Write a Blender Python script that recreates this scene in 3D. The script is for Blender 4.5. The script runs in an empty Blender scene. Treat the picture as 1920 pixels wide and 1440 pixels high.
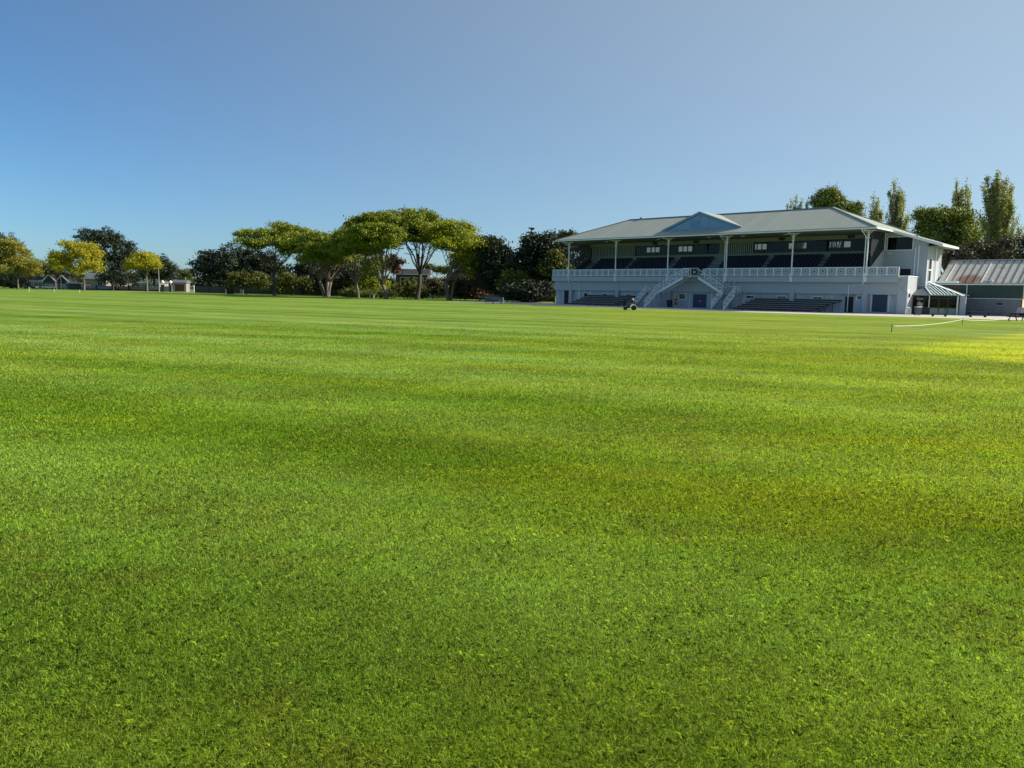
import bpy, bmesh, math, random
import numpy as np
from mathutils import Vector, Matrix

random.seed(7)
RNG = np.random.default_rng(11)
R = math.radians

# ------------------------------------------------------------------ camera
scn = bpy.context.scene
F_PX = 1441.58
FWD = Vector((0.0, 0.993029, -0.11787))
RGT = Vector((0.999829, 0.002182, 0.018385))
UPV = Vector((-0.018514, 0.11785, 0.992859))
EYE = Vector((0.0, 0.0, 1.76))
cam_d = bpy.data.cameras.new("camera")
cam = bpy.data.objects.new("camera", cam_d)
scn.collection.objects.link(cam)
cam_d.sensor_width = 36.0
cam_d.lens = 36.0 * F_PX / 1920.0
cam_d.clip_start = 0.05
cam_d.clip_end = 9000.0
m3 = Matrix((RGT, UPV, -FWD)).transposed()
cam.matrix_world = Matrix.Translation(EYE) @ m3.to_4x4()
scn.camera = cam

# ------------------------------------------------------------------ light
SUN_EL = 30.0
SUN_AZ = 7.0            # degrees above +X, counter-clockwise
world = bpy.data.worlds.new("World")
scn.world = world
world.use_nodes = True
wn = world.node_tree
wn.nodes.clear()
sky = wn.nodes.new('ShaderNodeTexSky')
sky.sky_type = 'NISHITA'
sky.sun_disc = False
sky.sun_elevation = R(SUN_EL)
sky.sun_rotation = R(90.0 - SUN_AZ)
sky.altitude = 1500.0
sky.air_density = 1.0
sky.dust_density = 2.0
sky.ozone_density = 8.0
bg = wn.nodes.new('ShaderNodeBackground')
bg.inputs['Strength'].default_value = 0.091
wo = wn.nodes.new('ShaderNodeOutputWorld')
tcw = wn.nodes.new('ShaderNodeTexCoord')
vdot = wn.nodes.new('ShaderNodeVectorMath'); vdot.operation = 'DOT_PRODUCT'
vdot.inputs[1].default_value = (math.cos(R(SUN_AZ)) * math.cos(R(SUN_EL)), math.sin(R(SUN_AZ)) * math.cos(R(SUN_EL)), math.sin(R(SUN_EL)))
wn.links.new(tcw.outputs['Generated'], vdot.inputs[0])
hz = wn.nodes.new('ShaderNodeMapRange')
hz.inputs[1].default_value = -0.28; hz.inputs[2].default_value = 0.95; hz.inputs[3].default_value = 0.0; hz.inputs[4].default_value = 0.66
wn.links.new(vdot.outputs['Value'], hz.inputs[0])
hmix = wn.nodes.new('ShaderNodeMix'); hmix.data_type = 'RGBA'
wn.links.new(hz.outputs[0], hmix.inputs[0]); wn.links.new(sky.outputs[0], hmix.inputs[6])
hmix.inputs[7].default_value = (4.4, 4.75, 4.9, 1.0)
tint = wn.nodes.new('ShaderNodeMix'); tint.data_type = 'RGBA'; tint.blend_type = 'MULTIPLY'; tint.inputs[0].default_value = 1.0
wn.links.new(hmix.outputs[2], tint.inputs[6]); tint.inputs[7].default_value = (.93, 1.0, .93, 1.0)
wn.links.new(tint.outputs[2], bg.inputs['Color'])
wn.links.new(bg.outputs[0], wo.inputs['Surface'])

sun_d = bpy.data.lights.new("sun", 'SUN')
sun_d.energy = 5.0
sun_d.angle = R(0.53)
sun_d.color = (1.0, 0.91, 0.76)
sun = bpy.data.objects.new("sun", sun_d)
scn.collection.objects.link(sun)
sdir = Vector((math.cos(R(SUN_AZ)) * math.cos(R(SUN_EL)), math.sin(R(SUN_AZ)) * math.cos(R(SUN_EL)), math.sin(R(SUN_EL))))
sun.rotation_euler = sdir.to_track_quat('Z', 'Y').to_euler()
sun.location = sdir * 200

scn.view_settings.view_transform = 'Standard'
scn.view_settings.look = 'None'
scn.view_settings.exposure = 0.65
scn.view_settings.gamma = 1.0
scn.view_settings.use_curve_mapping = False

# ------------------------------------------------------------------ helpers
COL = scn.collection


def P(px, py, Y):
    """World point seen at a photograph pixel, at depth Y metres ahead."""
    d = FWD + RGT * ((px - 960) / F_PX) + UPV * ((720 - py) / F_PX)
    return EYE + d * (Y / d.y)


def W(px, Y):
    """Ground point at a given pixel column and depth."""
    d = FWD + RGT * ((px - 960) / F_PX) + UPV * ((720 - 552) / F_PX)
    return Vector((d.x * Y / d.y, Y, 0.0))


class MB:
    def __init__(self):
        self.v = []
        self.f = []

    def add(self, vs, fs):
        b = len(self.v)
        self.v += [tuple(p) for p in vs]
        self.f += [tuple(i + b for i in q) for q in fs]
        return self

    def box(self, x0, y0, z0, x1, y1, z1):
        vs = [(x0, y0, z0), (x1, y0, z0), (x1, y1, z0), (x0, y1, z0), (x0, y0, z1), (x1, y0, z1), (x1, y1, z1), (x0, y1, z1)]
        return self.add(vs, [(0, 3, 2, 1), (4, 5, 6, 7), (0, 1, 5, 4), (1, 2, 6, 5), (2, 3, 7, 6), (3, 0, 4, 7)])

    def prism(self, pts, axis, a0, a1):
        """Extrude a 2D outline (counter-clockwise) along an axis ('x','y','z')."""
        n = len(pts)

        def mk(p, a):
            if axis == 'x':
                return (a, p[0], p[1])
            if axis == 'y':
                return (p[0], a, p[1])
            return (p[0], p[1], a)
        vs = [mk(p, a0) for p in pts] + [mk(p, a1) for p in pts]
        fs = [tuple(range(n)), tuple(range(2 * n - 1, n - 1, -1))]
        for i in range(n):
            j = (i + 1) % n
            fs.append((i, i + n, j + n, j))
        return self.add(vs, fs)

    def beam(self, p, q, w, h=None, up=(0, 0, 1)):
        p = Vector(p); q = Vector(q); h = h or w
        d = (q - p).normalized()
        u = Vector(up)
        if abs(d.dot(u)) > 0.98:
            u = Vector((0, 1, 0))
        s = d.cross(u).normalized() * (w / 2)
        t = s.cross(d).normalized() * (h / 2)
        vs = [p - s - t, p + s - t, p + s + t, p - s + t, q - s - t, q + s - t, q + s + t, q - s + t]
        return self.add(vs, [(0, 3, 2, 1), (4, 5, 6, 7), (0, 1, 5, 4), (1, 2, 6, 5), (2, 3, 7, 6), (3, 0, 4, 7)])

    def tube(self, pts, rad, n=8, cap=True):
        pts = [Vector(p) for p in pts]
        if not hasattr(rad, '__len__'):
            rad = [rad] * len(pts)
        rings = []
        ref = Vector((0.31, 0.93, 0.17)).normalized()
        for i, p in enumerate(pts):
            a = pts[max(i - 1, 0)]; b = pts[min(i + 1, len(pts) - 1)]
            d = (b - a).normalized()
            s = d.cross(ref)
            if s.length < 1e-3:
                s = d.cross(Vector((1, 0, 0)))
            s.normalize(); t = s.cross(d)
            rings.append([p + (s * math.cos(k * 2 * math.pi / n) + t * math.sin(k * 2 * math.pi / n)) * rad[i] for k in range(n)])
        vs = [q for r_ in rings for q in r_]
        fs = []
        for i in range(len(pts) - 1):
            for k in range(n):
                k2 = (k + 1) % n
                fs.append((i * n + k, i * n + k2, (i + 1) * n + k2, (i + 1) * n + k))
        if cap:
            fs.append(tuple(range(n - 1, -1, -1)))
            fs.append(tuple((len(pts) - 1) * n + k for k in range(n)))
        return self.add(vs, fs)

    def lathe(self, prof, c=(0, 0, 0), n=16):
        vs = []
        for (r, z) in prof:
            for k in range(n):
                a = 2 * math.pi * k / n
                vs.append((c[0] + r * math.cos(a), c[1] + r * math.sin(a), c[2] + z))
        fs = []
        for i in range(len(prof) - 1):
            for k in range(n):
                k2 = (k + 1) % n
                fs.append((i * n + k, i * n + k2, (i + 1) * n + k2, (i + 1) * n + k))
        fs.append(tuple(range(n - 1, -1, -1)))
        fs.append(tuple((len(prof) - 1) * n + k for k in range(n)))
        return self.add(vs, fs)

    def disc(self, c, axis, r0, r1, w, n=18):
        """Wheel-like ring of rectangular section around an axis ('x' or 'y')."""
        prof = [(r0, -w / 2), (r1 * .93, -w / 2), (r1, -w / 2 * .7), (r1, w / 2 * .7), (r1 * .93, w / 2), (r0, w / 2)]
        m = MB().lathe(prof, n=n)
        vs = []
        for (x, y, z) in m.v:
            q = (z, x, y) if axis == 'x' else (x, z, y)
            vs.append((c[0] + q[0], c[1] + q[1], c[2] + q[2]))
        return self.add(vs, m.f)

    def build(self, name, mt, parent=None, smooth=False, bevel=0.0, loc=None, rotz=0.0):
        me = bpy.data.meshes.new(name)
        me.from_pydata(self.v, [], self.f)
        me.update()
        if bevel:
            bm = bmesh.new(); bm.from_mesh(me)
            bmesh.ops.bevel(bm, geom=bm.edges[:], offset=bevel, segments=2, affect='EDGES', clamp_overlap=True)
            bm.to_mesh(me); bm.free()
        bm = bmesh.new(); bm.from_mesh(me)
        bmesh.ops.recalc_face_normals(bm, faces=bm.faces[:])
        bm.to_mesh(me); bm.free()
        if smooth:
            for p in me.polygons:
                p.use_smooth = True
        me.materials.append(mt)
        o = bpy.data.objects.new(name, me)
        COL.objects.link(o)
        if parent is not None:
            o.parent = parent
        if loc is not None:
            o.location = loc
        o.rotation_euler.z = rotz
        return o


def raw_mesh(name, verts, faces, mt, parent=None, smooth=False):
    """Fast mesh from numpy arrays; all faces have the same corner count."""
    me = bpy.data.meshes.new(name)
    nv = len(verts); nf, k = faces.shape
    me.vertices.add(nv); me.loops.add(nf * k); me.polygons.add(nf)
    me.vertices.foreach_set('co', np.ascontiguousarray(verts, dtype=np.float32).ravel())
    me.loops.foreach_set('vertex_index', np.ascontiguousarray(faces, dtype=np.int32).ravel())
    me.polygons.foreach_set('loop_start', np.arange(0, nf * k, k, dtype=np.int32))
    me.polygons.foreach_set('loop_total', np.full(nf, k, dtype=np.int32))
    if smooth:
        me.polygons.foreach_set('use_smooth', np.ones(nf, dtype=bool))
    me.update(calc_edges=True)
    me.materials.append(mt)
    o = bpy.data.objects.new(name, me)
    COL.objects.link(o)
    if parent is not None:
        o.parent = parent
    return o


def tag(o, label=None, cat=None, group=None, kind=None):
    if label: o['label'] = label
    if cat: o['category'] = cat
    if group: o['group'] = group
    if kind: o['kind'] = kind
    return o


def thing(name, label, cat, loc=(0, 0, 0), rotz=0.0, group=None):
    o = bpy.data.objects.new(name, None)
    o.empty_display_size = 0.2
    COL.objects.link(o)
    o.location = loc
    o.rotation_euler.z = rotz
    return tag(o, label, cat, group)


def copy_tree(o, parent=None):
    c = o.copy()
    COL.objects.link(c)
    c.parent = parent
    for ch in list(o.children):
        copy_tree(ch, c)
    return c


# ------------------------------------------------------------------ materials
def new_mat(name):
    m = bpy.data.materials.new(name)
    m.use_nodes = True
    nt = m.node_tree
    nt.nodes.clear()
    out = nt.nodes.new('ShaderNodeOutputMaterial')
    return m, nt, out


def N(nt, t, **kw):
    n = nt.nodes.new(t)
    for k, v in kw.items():
        if k in n.inputs:
            n.inputs[k].default_value = v
        else:
            setattr(n, k, v)
    return n


def math_n(nt, op, a, b=None, c=None, clamp=False):
    n = nt.nodes.new('ShaderNodeMath'); n.operation = op; n.use_clamp = clamp
    for i, x in enumerate((a, b, c)):
        if x is None: continue
        if hasattr(x, 'is_linked') or hasattr(x, 'links'): nt.links.new(x, n.inputs[i])
        else: n.inputs[i].default_value = x
    return n.outputs[0]


def mix_c(nt, fac, a, b, mode='MIX'):
    n = nt.nodes.new('ShaderNodeMix'); n.data_type = 'RGBA'; n.blend_type = mode
    for i, x in ((0, fac), (6, a), (7, b)):
        if hasattr(x, 'links'): nt.links.new(x, n.inputs[i])
        elif i == 0: n.inputs[0].default_value = x
        else: n.inputs[i].default_value = (x[0], x[1], x[2], 1)
    return n.outputs[2]


def noise_n(nt, vec, scale, detail=3.0, rough=0.55):
    n = nt.nodes.new('ShaderNodeTexNoise')
    n.inputs['Scale'].default_value = scale
    n.inputs['Detail'].default_value = detail
    n.inputs['Roughness'].default_value = rough
    if vec is not None: nt.links.new(vec, n.inputs['Vector'])
    return n.outputs['Fac']


def ramp(nt, fac, lo, hi):
    n = nt.nodes.new('ShaderNodeMapRange'); n.interpolation_type = 'SMOOTHSTEP'
    nt.links.new(fac, n.inputs[0])
    n.inputs[1].default_value = lo; n.inputs[2].default_value = hi
    return n.outputs[0]


def paint(name, col, rough=0.55, var=0.18, scale=1.5, dirt=None, dirt_amt=0.25, metal=0.0, bump=0.0, bump_scale=20.0,
          boards=None, ribs=None, spec=0.4):
    """General surface: base colour with weathering; boards=(axis, pitch) or ribs=(axis, pitch) add real relief lines."""
    m, nt, out = new_mat(name)
    b = N(nt, 'ShaderNodeBsdfPrincipled', Roughness=rough, Metallic=metal)
    b.inputs['Specular IOR Level'].default_value = spec
    tc = N(nt, 'ShaderNodeTexCoord')
    n1 = noise_n(nt, tc.outputs['Object'], scale, 4)
    c = mix_c(nt, n1, [x * (1 - var) for x in col], [min(1, x * (1 + var)) for x in col])
    if dirt:
        mp = N(nt, 'ShaderNodeMapping'); mp.inputs['Scale'].default_value = (1, 1, .25)
        nt.links.new(tc.outputs['Object'], mp.inputs[0])
        n2 = noise_n(nt, mp.outputs[0], scale * 1.7, 6, .65)
        f = math_n(nt, 'MULTIPLY', ramp(nt, n2, .45, .75), dirt_amt)
        c = mix_c(nt, f, c, dirt)
    h = None
    if boards or ribs:
        ax, pitch = boards or ribs
        sp = N(nt, 'ShaderNodeSeparateXYZ'); nt.links.new(tc.outputs['Object'], sp.inputs[0])
        fr = math_n(nt, 'FRACT', math_n(nt, 'DIVIDE', sp.outputs[ax], pitch))
        if boards:
            h = math_n(nt, 'SUBTRACT', 1.0, fr)
            edge = math_n(nt, 'LESS_THAN', fr, 0.12)
            c = mix_c(nt, math_n(nt, 'MULTIPLY', edge, 0.30), c, [x * .35 for x in col])
        else:
            h = math_n(nt, 'POWER', math_n(nt, 'ABSOLUTE', math_n(nt, 'SUBTRACT', fr, .5)), 2.0)
            sheet = math_n(nt, 'FRACT', math_n(nt, 'DIVIDE', sp.outputs[ax], pitch * 4.03))
            wn_ = N(nt, 'ShaderNodeTexWhiteNoise'); wn_.noise_dimensions = '1D'
            nt.links.new(math_n(nt, 'FLOOR', math_n(nt, 'DIVIDE', sp.outputs[ax], pitch * 4.03)), wn_.inputs['W'])
            c = mix_c(nt, math_n(nt, 'MULTIPLY', wn_.outputs[0], .22), c, [x * .6 for x in col])
            c = mix_c(nt, math_n(nt, 'MULTIPLY', math_n(nt, 'LESS_THAN', sheet, .05), .45), c, [x * .5 for x in col])
    nt.links.new(c, b.inputs['Base Color'])
    if bump or h is not None:
        bp = N(nt, 'ShaderNodeBump'); bp.inputs['Distance'].default_value = .03 if h is not None else .02
        bp.inputs['Strength'].default_value = .7 if h is not None else bump
        nt.links.new(h if h is not None else noise_n(nt, tc.outputs['Object'], bump_scale, 5), bp.inputs['Height'])
        nt.links.new(bp.outputs[0], b.inputs['Normal'])
    nt.links.new(b.outputs[0], out.inputs[0])
    return m


def glass_mat(name, tint, trans=0.5, rough=0.03):
    m, nt, out = new_mat(name)
    g = N(nt, 'ShaderNodeBsdfGlossy', Roughness=rough); g.inputs[0].default_value = (.26, .27, .28, 1)
    t = N(nt, 'ShaderNodeBsdfTransparent'); t.inputs[0].default_value = (*tint, 1)
    fr = N(nt, 'ShaderNodeFresnel', IOR=1.5)
    mx = N(nt, 'ShaderNodeMixShader')
    nt.links.new(fr.outputs[0], mx.inputs[0]); nt.links.new(t.outputs[0], mx.inputs[1]); nt.links.new(g.outputs[0], mx.inputs[2])
    nt.links.new(mx.outputs[0], out.inputs[0])
    return m


def leaf_mat(name, c0, c1, trans=0.35, tcol=None):
    m, nt, out = new_mat(name)
    geo = N(nt, 'ShaderNodeNewGeometry')
    nz = noise_n(nt, geo.outputs['Position'], .45, 2)
    f = math_n(nt, 'ADD', math_n(nt, 'MULTIPLY', geo.outputs['Random Per Island'], .55), math_n(nt, 'MULTIPLY', nz, .5), clamp=True)
    c = mix_c(nt, f, c0, c1)
    d = N(nt, 'ShaderNodeBsdfPrincipled', Roughness=.55); d.inputs['Specular IOR Level'].default_value = .3
    nt.links.new(c, d.inputs['Base Color'])
    t = N(nt, 'ShaderNodeBsdfTranslucent')
    tc_ = mix_c(nt, 1.0, c, tcol or (1.25, 1.2, .55), 'MULTIPLY')
    nt.links.new(tc_, t.inputs[0])
    mx = N(nt, 'ShaderNodeMixShader'); mx.inputs[0].default_value = trans
    nt.links.new(d.outputs[0], mx.inputs[1]); nt.links.new(t.outputs[0], mx.inputs[2])
    nt.links.new(mx.outputs[0], out.inputs[0])
    return m


def grass_colour(nt):
    """Turf colour as a function of where on the field it is: mowing stripes, patches, worn spots, a painted flare tint."""
    geo = N(nt, 'ShaderNodeNewGeometry')
    pos = geo.outputs['Position']
    sp = N(nt, 'ShaderNodeSeparateXYZ'); nt.links.new(pos, sp.inputs[0])
    flat = N(nt, 'ShaderNodeCombineXYZ'); nt.links.new(sp.outputs[0], flat.inputs[0]); nt.links.new(sp.outputs[1], flat.inputs[1])
    pv = flat.outputs[0]
    big = noise_n(nt, pv, .06, 3)
    mid = noise_n(nt, pv, .33, 4, .6)
    sml = noise_n(nt, pv, 1.7, 5, .65)
    fin = noise_n(nt, pv, 14.0, 3, .7)
    # distance along the mowing normal, wobbling a little
    s = math_n(nt, 'ADD', math_n(nt, 'MULTIPLY', sp.outputs[0], .47), math_n(nt, 'MULTIPLY', sp.outputs[1], .88))
    s = math_n(nt, 'ADD', s, math_n(nt, 'MULTIPLY', big, 2.2))
    s = math_n(nt, 'ADD', s, math_n(nt, 'MULTIPLY', mid, .9))
    st1 = math_n(nt, 'SINE', math_n(nt, 'MULTIPLY', s, 2 * math.pi / 4.6))
    st2 = math_n(nt, 'SINE', math_n(nt, 'SUBTRACT', math_n(nt, 'MULTIPLY', s, 2 * math.pi / 17.3), 4.9))
    stripe = math_n(nt, 'ADD', math_n(nt, 'MULTIPLY', st1, .36), math_n(nt, 'MULTIPLY', st2, .30))
    stripe = math_n(nt, 'ADD', math_n(nt, 'MULTIPLY', stripe, .8), .5, clamp=True)
    # patches stretched along the mowing direction
    mp = N(nt, 'ShaderNodeMapping'); mp.inputs['Rotation'].default_value = (0, 0, R(32)); mp.inputs['Scale'].default_value = (.10, .42, 1)
    nt.links.new(pv, mp.inputs[0])
    streak = noise_n(nt, mp.outputs[0], 1.0, 4, .6)
    mp2 = N(nt, 'ShaderNodeMapping'); mp2.inputs['Rotation'].default_value = (0, 0, R(24)); mp2.inputs['Scale'].default_value = (.22, .60, 1)
    mp2.inputs['Location'].default_value = (3.7, 1.9, 0)
    nt.links.new(pv, mp2.inputs[0])
    streak2 = noise_n(nt, mp2.outputs[0], 1.0, 5, .62)
    c = mix_c(nt, ramp(nt, mid, .3, .7), GRASS['deep'], GRASS['mid'])
    c = mix_c(nt, math_n(nt, 'MULTIPLY', ramp(nt, streak, .44, .66), .85), c, GRASS['yellow'])
    c = mix_c(nt, math_n(nt, 'MULTIPLY', stripe, .62), c, GRASS['pale'])
    c = mix_c(nt, math_n(nt, 'MULTIPLY', ramp(nt, sml, .50, .72), .30), c, GRASS['lime'])
    flare_tint = math_n(nt, 'MULTIPLY', ramp(nt, math_n(nt, 'ADD', sp.outputs[0], math_n(nt, 'MULTIPLY', big, 8.0)), 3.0, 15.0), .45)  # yellow tint rising to the right: lens flare put into the turf colour
    c = mix_c(nt, flare_tint, c, GRASS['yellow'])
    worn = math_n(nt, 'MULTIPLY', ramp(nt, sml, .56, .36), ramp(nt, mid, .52, .40))
    c = mix_c(nt, math_n(nt, 'MULTIPLY', worn, .34), c, GRASS['thatch'])
    # the paler cut square out in the middle (right of the photograph)
    ax = math_n(nt, 'ADD', math_n(nt, 'MULTIPLY', math_n(nt, 'SUBTRACT', sp.outputs[0], 13.5), .949), math_n(nt, 'MULTIPLY', math_n(nt, 'SUBTRACT', sp.outputs[1], 27.2), .316))
    ay = math_n(nt, 'ADD', math_n(nt, 'MULTIPLY', math_n(nt, 'SUBTRACT', sp.outputs[0], 13.5), .72), math_n(nt, 'MULTIPLY', math_n(nt, 'SUBTRACT', sp.outputs[1], 27.2), -.69))
    wob = math_n(nt, 'MULTIPLY', math_n(nt, 'SUBTRACT', mid, .5), 2.2)
    a1 = ramp(nt, math_n(nt, 'ADD', ax, wob), -.6, .9)
    a2 = ramp(nt, math_n(nt, 'ADD', ay, wob), -.9, .9)
    sq = math_n(nt, 'MULTIPLY', a1, a2)
    lane = math_n(nt, 'MULTIPLY', ramp(nt, math_n(nt, 'SINE', math_n(nt, 'MULTIPLY', ay, 2 * math.pi / 6.3)), -.3, .6), .6)
    c = mix_c(nt, math_n(nt, 'MULTIPLY', sq, .75), c, mix_c(nt, lane, GRASS['square'], GRASS['square2']))
    # tone: mown bands and broad thick/thin patches
    tone = math_n(nt, 'ADD', math_n(nt, 'MULTIPLY', stripe, .27), math_n(nt, 'MULTIPLY', ramp(nt, streak2, .36, .64), .30))
    tone = math_n(nt, 'ADD', tone, math_n(nt, 'MULTIPLY', ramp(nt, sml, .35, .65), .13))
    tone = math_n(nt, 'ADD', tone, .68)
    cb = N(nt, 'ShaderNodeCombineXYZ')
    for q in range(3): nt.links.new(tone, cb.inputs[q])
    c = mix_c(nt, 1.0, c, cb.outputs[0], 'MULTIPLY')
    return c, fin, pv, sp


GRASS = {
    'deep': (.078, .205, .006), 'mid': (.146, .268, .008), 'yellow': (.255, .312, .006), 'pale': (.245, .335, .090),
    'lime': (.195, .315, .009), 'thatch': (.21, .170, .035), 'square': (.56, .57, .010), 'square2': (.330, .420, .008)}


def field_mat():
    m, nt, out = new_mat('turf')
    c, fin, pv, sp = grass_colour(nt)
    geo = N(nt, 'ShaderNodeNewGeometry')
    f2 = noise_n(nt, pv, 5.0, 5, .75)
    c = mix_c(nt, math_n(nt, 'MULTIPLY', ramp(nt, fin, .40, .66), .30), c, (.02, .035, .006))
    c = mix_c(nt, math_n(nt, 'MULTIPLY', ramp(nt, f2, .55, .30), .18), c, (.03, .045, .008))
    b = N(nt, 'ShaderNodeBsdfPrincipled', Roughness=.9); b.inputs['Specular IOR Level'].default_value = .12
    nt.links.new(c, b.inputs['Base Color'])
    bp = N(nt, 'ShaderNodeBump'); bp.inputs['Distance'].default_value = .05; bp.inputs['Strength'].default_value = .8
    hh = math_n(nt, 'ADD', fin, math_n(nt, 'MULTIPLY', f2, .8))
    nt.links.new(hh, bp.inputs['Height'])
    nt.links.new(bp.outputs[0], b.inputs['Normal'])
    nt.links.new(b.outputs[0], out.inputs[0])
    return m


def blade_mat():
    m, nt, out = new_mat('grass_blade')
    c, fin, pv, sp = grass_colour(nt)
    geo = N(nt, 'ShaderNodeNewGeometry')
    rnd = geo.outputs['Random Per Island']
    c = mix_c(nt, math_n(nt, 'MULTIPLY', math_n(nt, 'POWER', rnd, 2.0), .75), c, (.36, .47, .05))
    c = mix_c(nt, math_n(nt, 'MULTIPLY', math_n(nt, 'GREATER_THAN', rnd, .972), .5), c, (.36, .30, .11))
    tn = math_n(nt, 'ADD', math_n(nt, 'MULTIPLY', math_n(nt, 'FRACT', math_n(nt, 'MULTIPLY', rnd, 17.31)), .92), .56)
    cb = N(nt, 'ShaderNodeCombineXYZ')
    for q in range(3): nt.links.new(tn, cb.inputs[q])
    c = mix_c(nt, 1.0, c, cb.outputs[0], 'MULTIPLY')
    d = N(nt, 'ShaderNodeBsdfPrincipled', Roughness=.6); d.inputs['Specular IOR Level'].default_value = .12
    nt.links.new(c, d.inputs['Base Color'])
    t = N(nt, 'ShaderNodeBsdfTranslucent')
    nt.links.new(mix_c(nt, 1.0, c, (1.5, 1.45, .6), 'MULTIPLY'), t.inputs[0])
    mx = N(nt, 'ShaderNodeMixShader'); mx.inputs[0].default_value = .38
    nt.links.new(d.outputs[0], mx.inputs[1]); nt.links.new(t.outputs[0], mx.inputs[2])
    nt.links.new(mx.outputs[0], out.inputs[0])
    return m


M = {}
M['white'] = paint('white_render', (.40, .435, .47), .6, .06, .8, dirt=(.22, .23, .235), dirt_amt=.5)
M['boards'] = paint('white_weatherboard', (.40, .44, .48), .6, .05, .6, boards=(2, .22), dirt=(.4, .4, .4), dirt_amt=.2)
M['trim'] = paint('white_trim', (.74, .78, .82), .5, .05, 2.0)
M['concrete'] = paint('grey_concrete', (.34, .35, .36), .85, .2, 1.3, dirt=(.14, .14, .14), dirt_amt=.4, bump=.3)
M['roof_front'] = paint('green_grey_roofing', (.33, .36, .315), .6, .06, .35, ribs=(0, .42), dirt=(.25, .27, .26), dirt_amt=.3)
M['roof_end'] = paint('green_grey_roofing_end', (.33, .36, .315), .6, .06, .35, ribs=(1, .42), dirt=(.25, .27, .26), dirt_amt=.3)
M['gable_blue'] = paint('pale_blue_weatherboard', (.20, .35, .56), .6, .05, .7, boards=(2, .25))
M['navy'] = paint('navy_paint', (.016, .026, .075), .4, .15, 2.0)
M['navy_seat'] = paint('navy_plastic', (.010, .012, .030), .5, .2, 1.0, spec=.2)
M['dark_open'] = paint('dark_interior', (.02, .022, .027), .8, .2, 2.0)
M['concrete_shade'] = paint('shaded_concrete', (.14, .15, .155), .85, .15, 1.3)  # darker concrete copy; the deck's shade is put into its colour
M['lattice'] = paint('blue_grey_lattice', (.27, .32, .37), .6, .10, 9.0)
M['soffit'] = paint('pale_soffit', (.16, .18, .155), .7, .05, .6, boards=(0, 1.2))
M['grey_dado'] = paint('grey_green_dado', (.21, .24, .235), .65, .06, 1.0)
M['slat'] = paint('dark_slat', (.045, .055, .07), .6, .2, 2.0)
M['slat_pale'] = paint('grey_slat', (.30, .33, .36), .6, .2, 2.0)
M['timber_dk'] = paint('dark_timber', (.055, .045, .038), .75, .3, 3.0, bump=.3)
M['timber_grey'] = paint('weathered_timber', (.36, .37, .38), .8, .25, 3.0, dirt=(.10, .10, .11), dirt_amt=.5, bump=.3)
M['timber_mid'] = paint('brown_grey_timber', (.15, .145, .14), .8, .25, 3.0)
M['glass'] = glass_mat('window_glass', (.55, .58, .58))
M['glass_dk'] = glass_mat('dark_window_glass', (.55, .52, .46))
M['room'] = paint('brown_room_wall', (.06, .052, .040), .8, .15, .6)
M['steel'] = paint('galvanised_steel', (.50, .52, .54), .45, .12, 3.0, metal=.3)
M['green_wall'] = paint('dark_green_sheet', (.028, .055, .050), .55, .15, .8, ribs=(0, .25))
M['block'] = paint('grey_blockwork', (.17, .185, .20), .85, .15, 1.5, boards=(2, .2), dirt=(.10, .10, .11), dirt_amt=.4)
M['porch_roof'] = paint('pale_green_porch_roofing', (.60, .72, .69), .45, .06, 1.0)
M['porch_green'] = paint('grey_green_panel', (.16, .23, .22), .5, .1, 2.0)
M['porch_frame'] = paint('dark_green_frame', (.02, .035, .035), .45, .1, 2.0)
M['asphalt'] = paint('asphalt', (.06, .06, .062), .9, .2, .8, bump=.4, bump_scale=40)
M['path'] = paint('pale_paving', (.52, .49, .43), .9, .12, .5, dirt=(.30, .28, .24), dirt_amt=.4)
M['bark_pale'] = paint('pale_bark', (.17, .145, .115), .9, .35, 1.6, dirt=(.06, .05, .04), dirt_amt=.6, bump=.6, bump_scale=9)
M['bark_dark'] = paint('dark_bark', (.06, .05, .042), .9, .35, 1.6, bump=.6, bump_scale=9)
M['black'] = paint('black_plastic', (.016, .016, .018), .5, .2, 3.0)
M['rubber'] = paint('rubber', (.018, .018, .018), .85, .2, 5.0)
M['white_plain'] = paint('white_enamel', (.78, .78, .76), .4, .04, 3.0)
M['rope'] = paint('white_rope', (.80, .78, .72), .8, .08, 6.0)
M['skin'] = paint('skin', (.46, .28, .20), .5, .06, 9.0)
M['shirt_dk'] = paint('charcoal_cloth', (.035, .040, .045), .85, .15, 12.0)
M['maroon'] = paint('maroon_cloth', (.075, .018, .020), .85, .15, 12.0)
M['hair'] = paint('dark_hair', (.02, .015, .012), .7, .2, 30.0)
M['car_white'] = paint('white_car_paint', (.74, .75, .76), .2, .02, 1.0, spec=.6)
M['car_silver'] = paint('silver_car_paint', (.42, .43, .45), .22, .03, 1.0, metal=.5)
M['car_glass'] = paint('car_glass', (.015, .018, .02), .08, .05, 1.0, spec=.8)
M['roof_slate'] = paint('grey_blue_roofing', (.11, .14, .17), .6, .12, .7)
M['roof_dark'] = paint('dark_roofing', (.03, .03, .033), .7, .2, .8)
M['roof_brown'] = paint('brown_tile_roofing', (.13, .090, .052), .8, .25, 1.2)
M['house_dk'] = paint('dark_house_cladding', (.05, .055, .065), .7, .12, 1.0)
M['house_lt'] = paint('cream_house_wall', (.25, .24, .215), .75, .08, .8)
M['mauve'] = paint('mauve_rendered_wall', (.34, .29, .31), .85, .1, .8, dirt=(.18, .15, .16), dirt_amt=.4)
M['brick_dk'] = paint('dark_brick', (.085, .070, .070), .9, .2, 2.0)
M['door_red'] = paint('dark_red_door', (.07, .028, .02), .6, .15, 2.0)
M['tan'] = paint('tan_plaster', (.52, .42, .27), .8, .1, 1.0)
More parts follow.
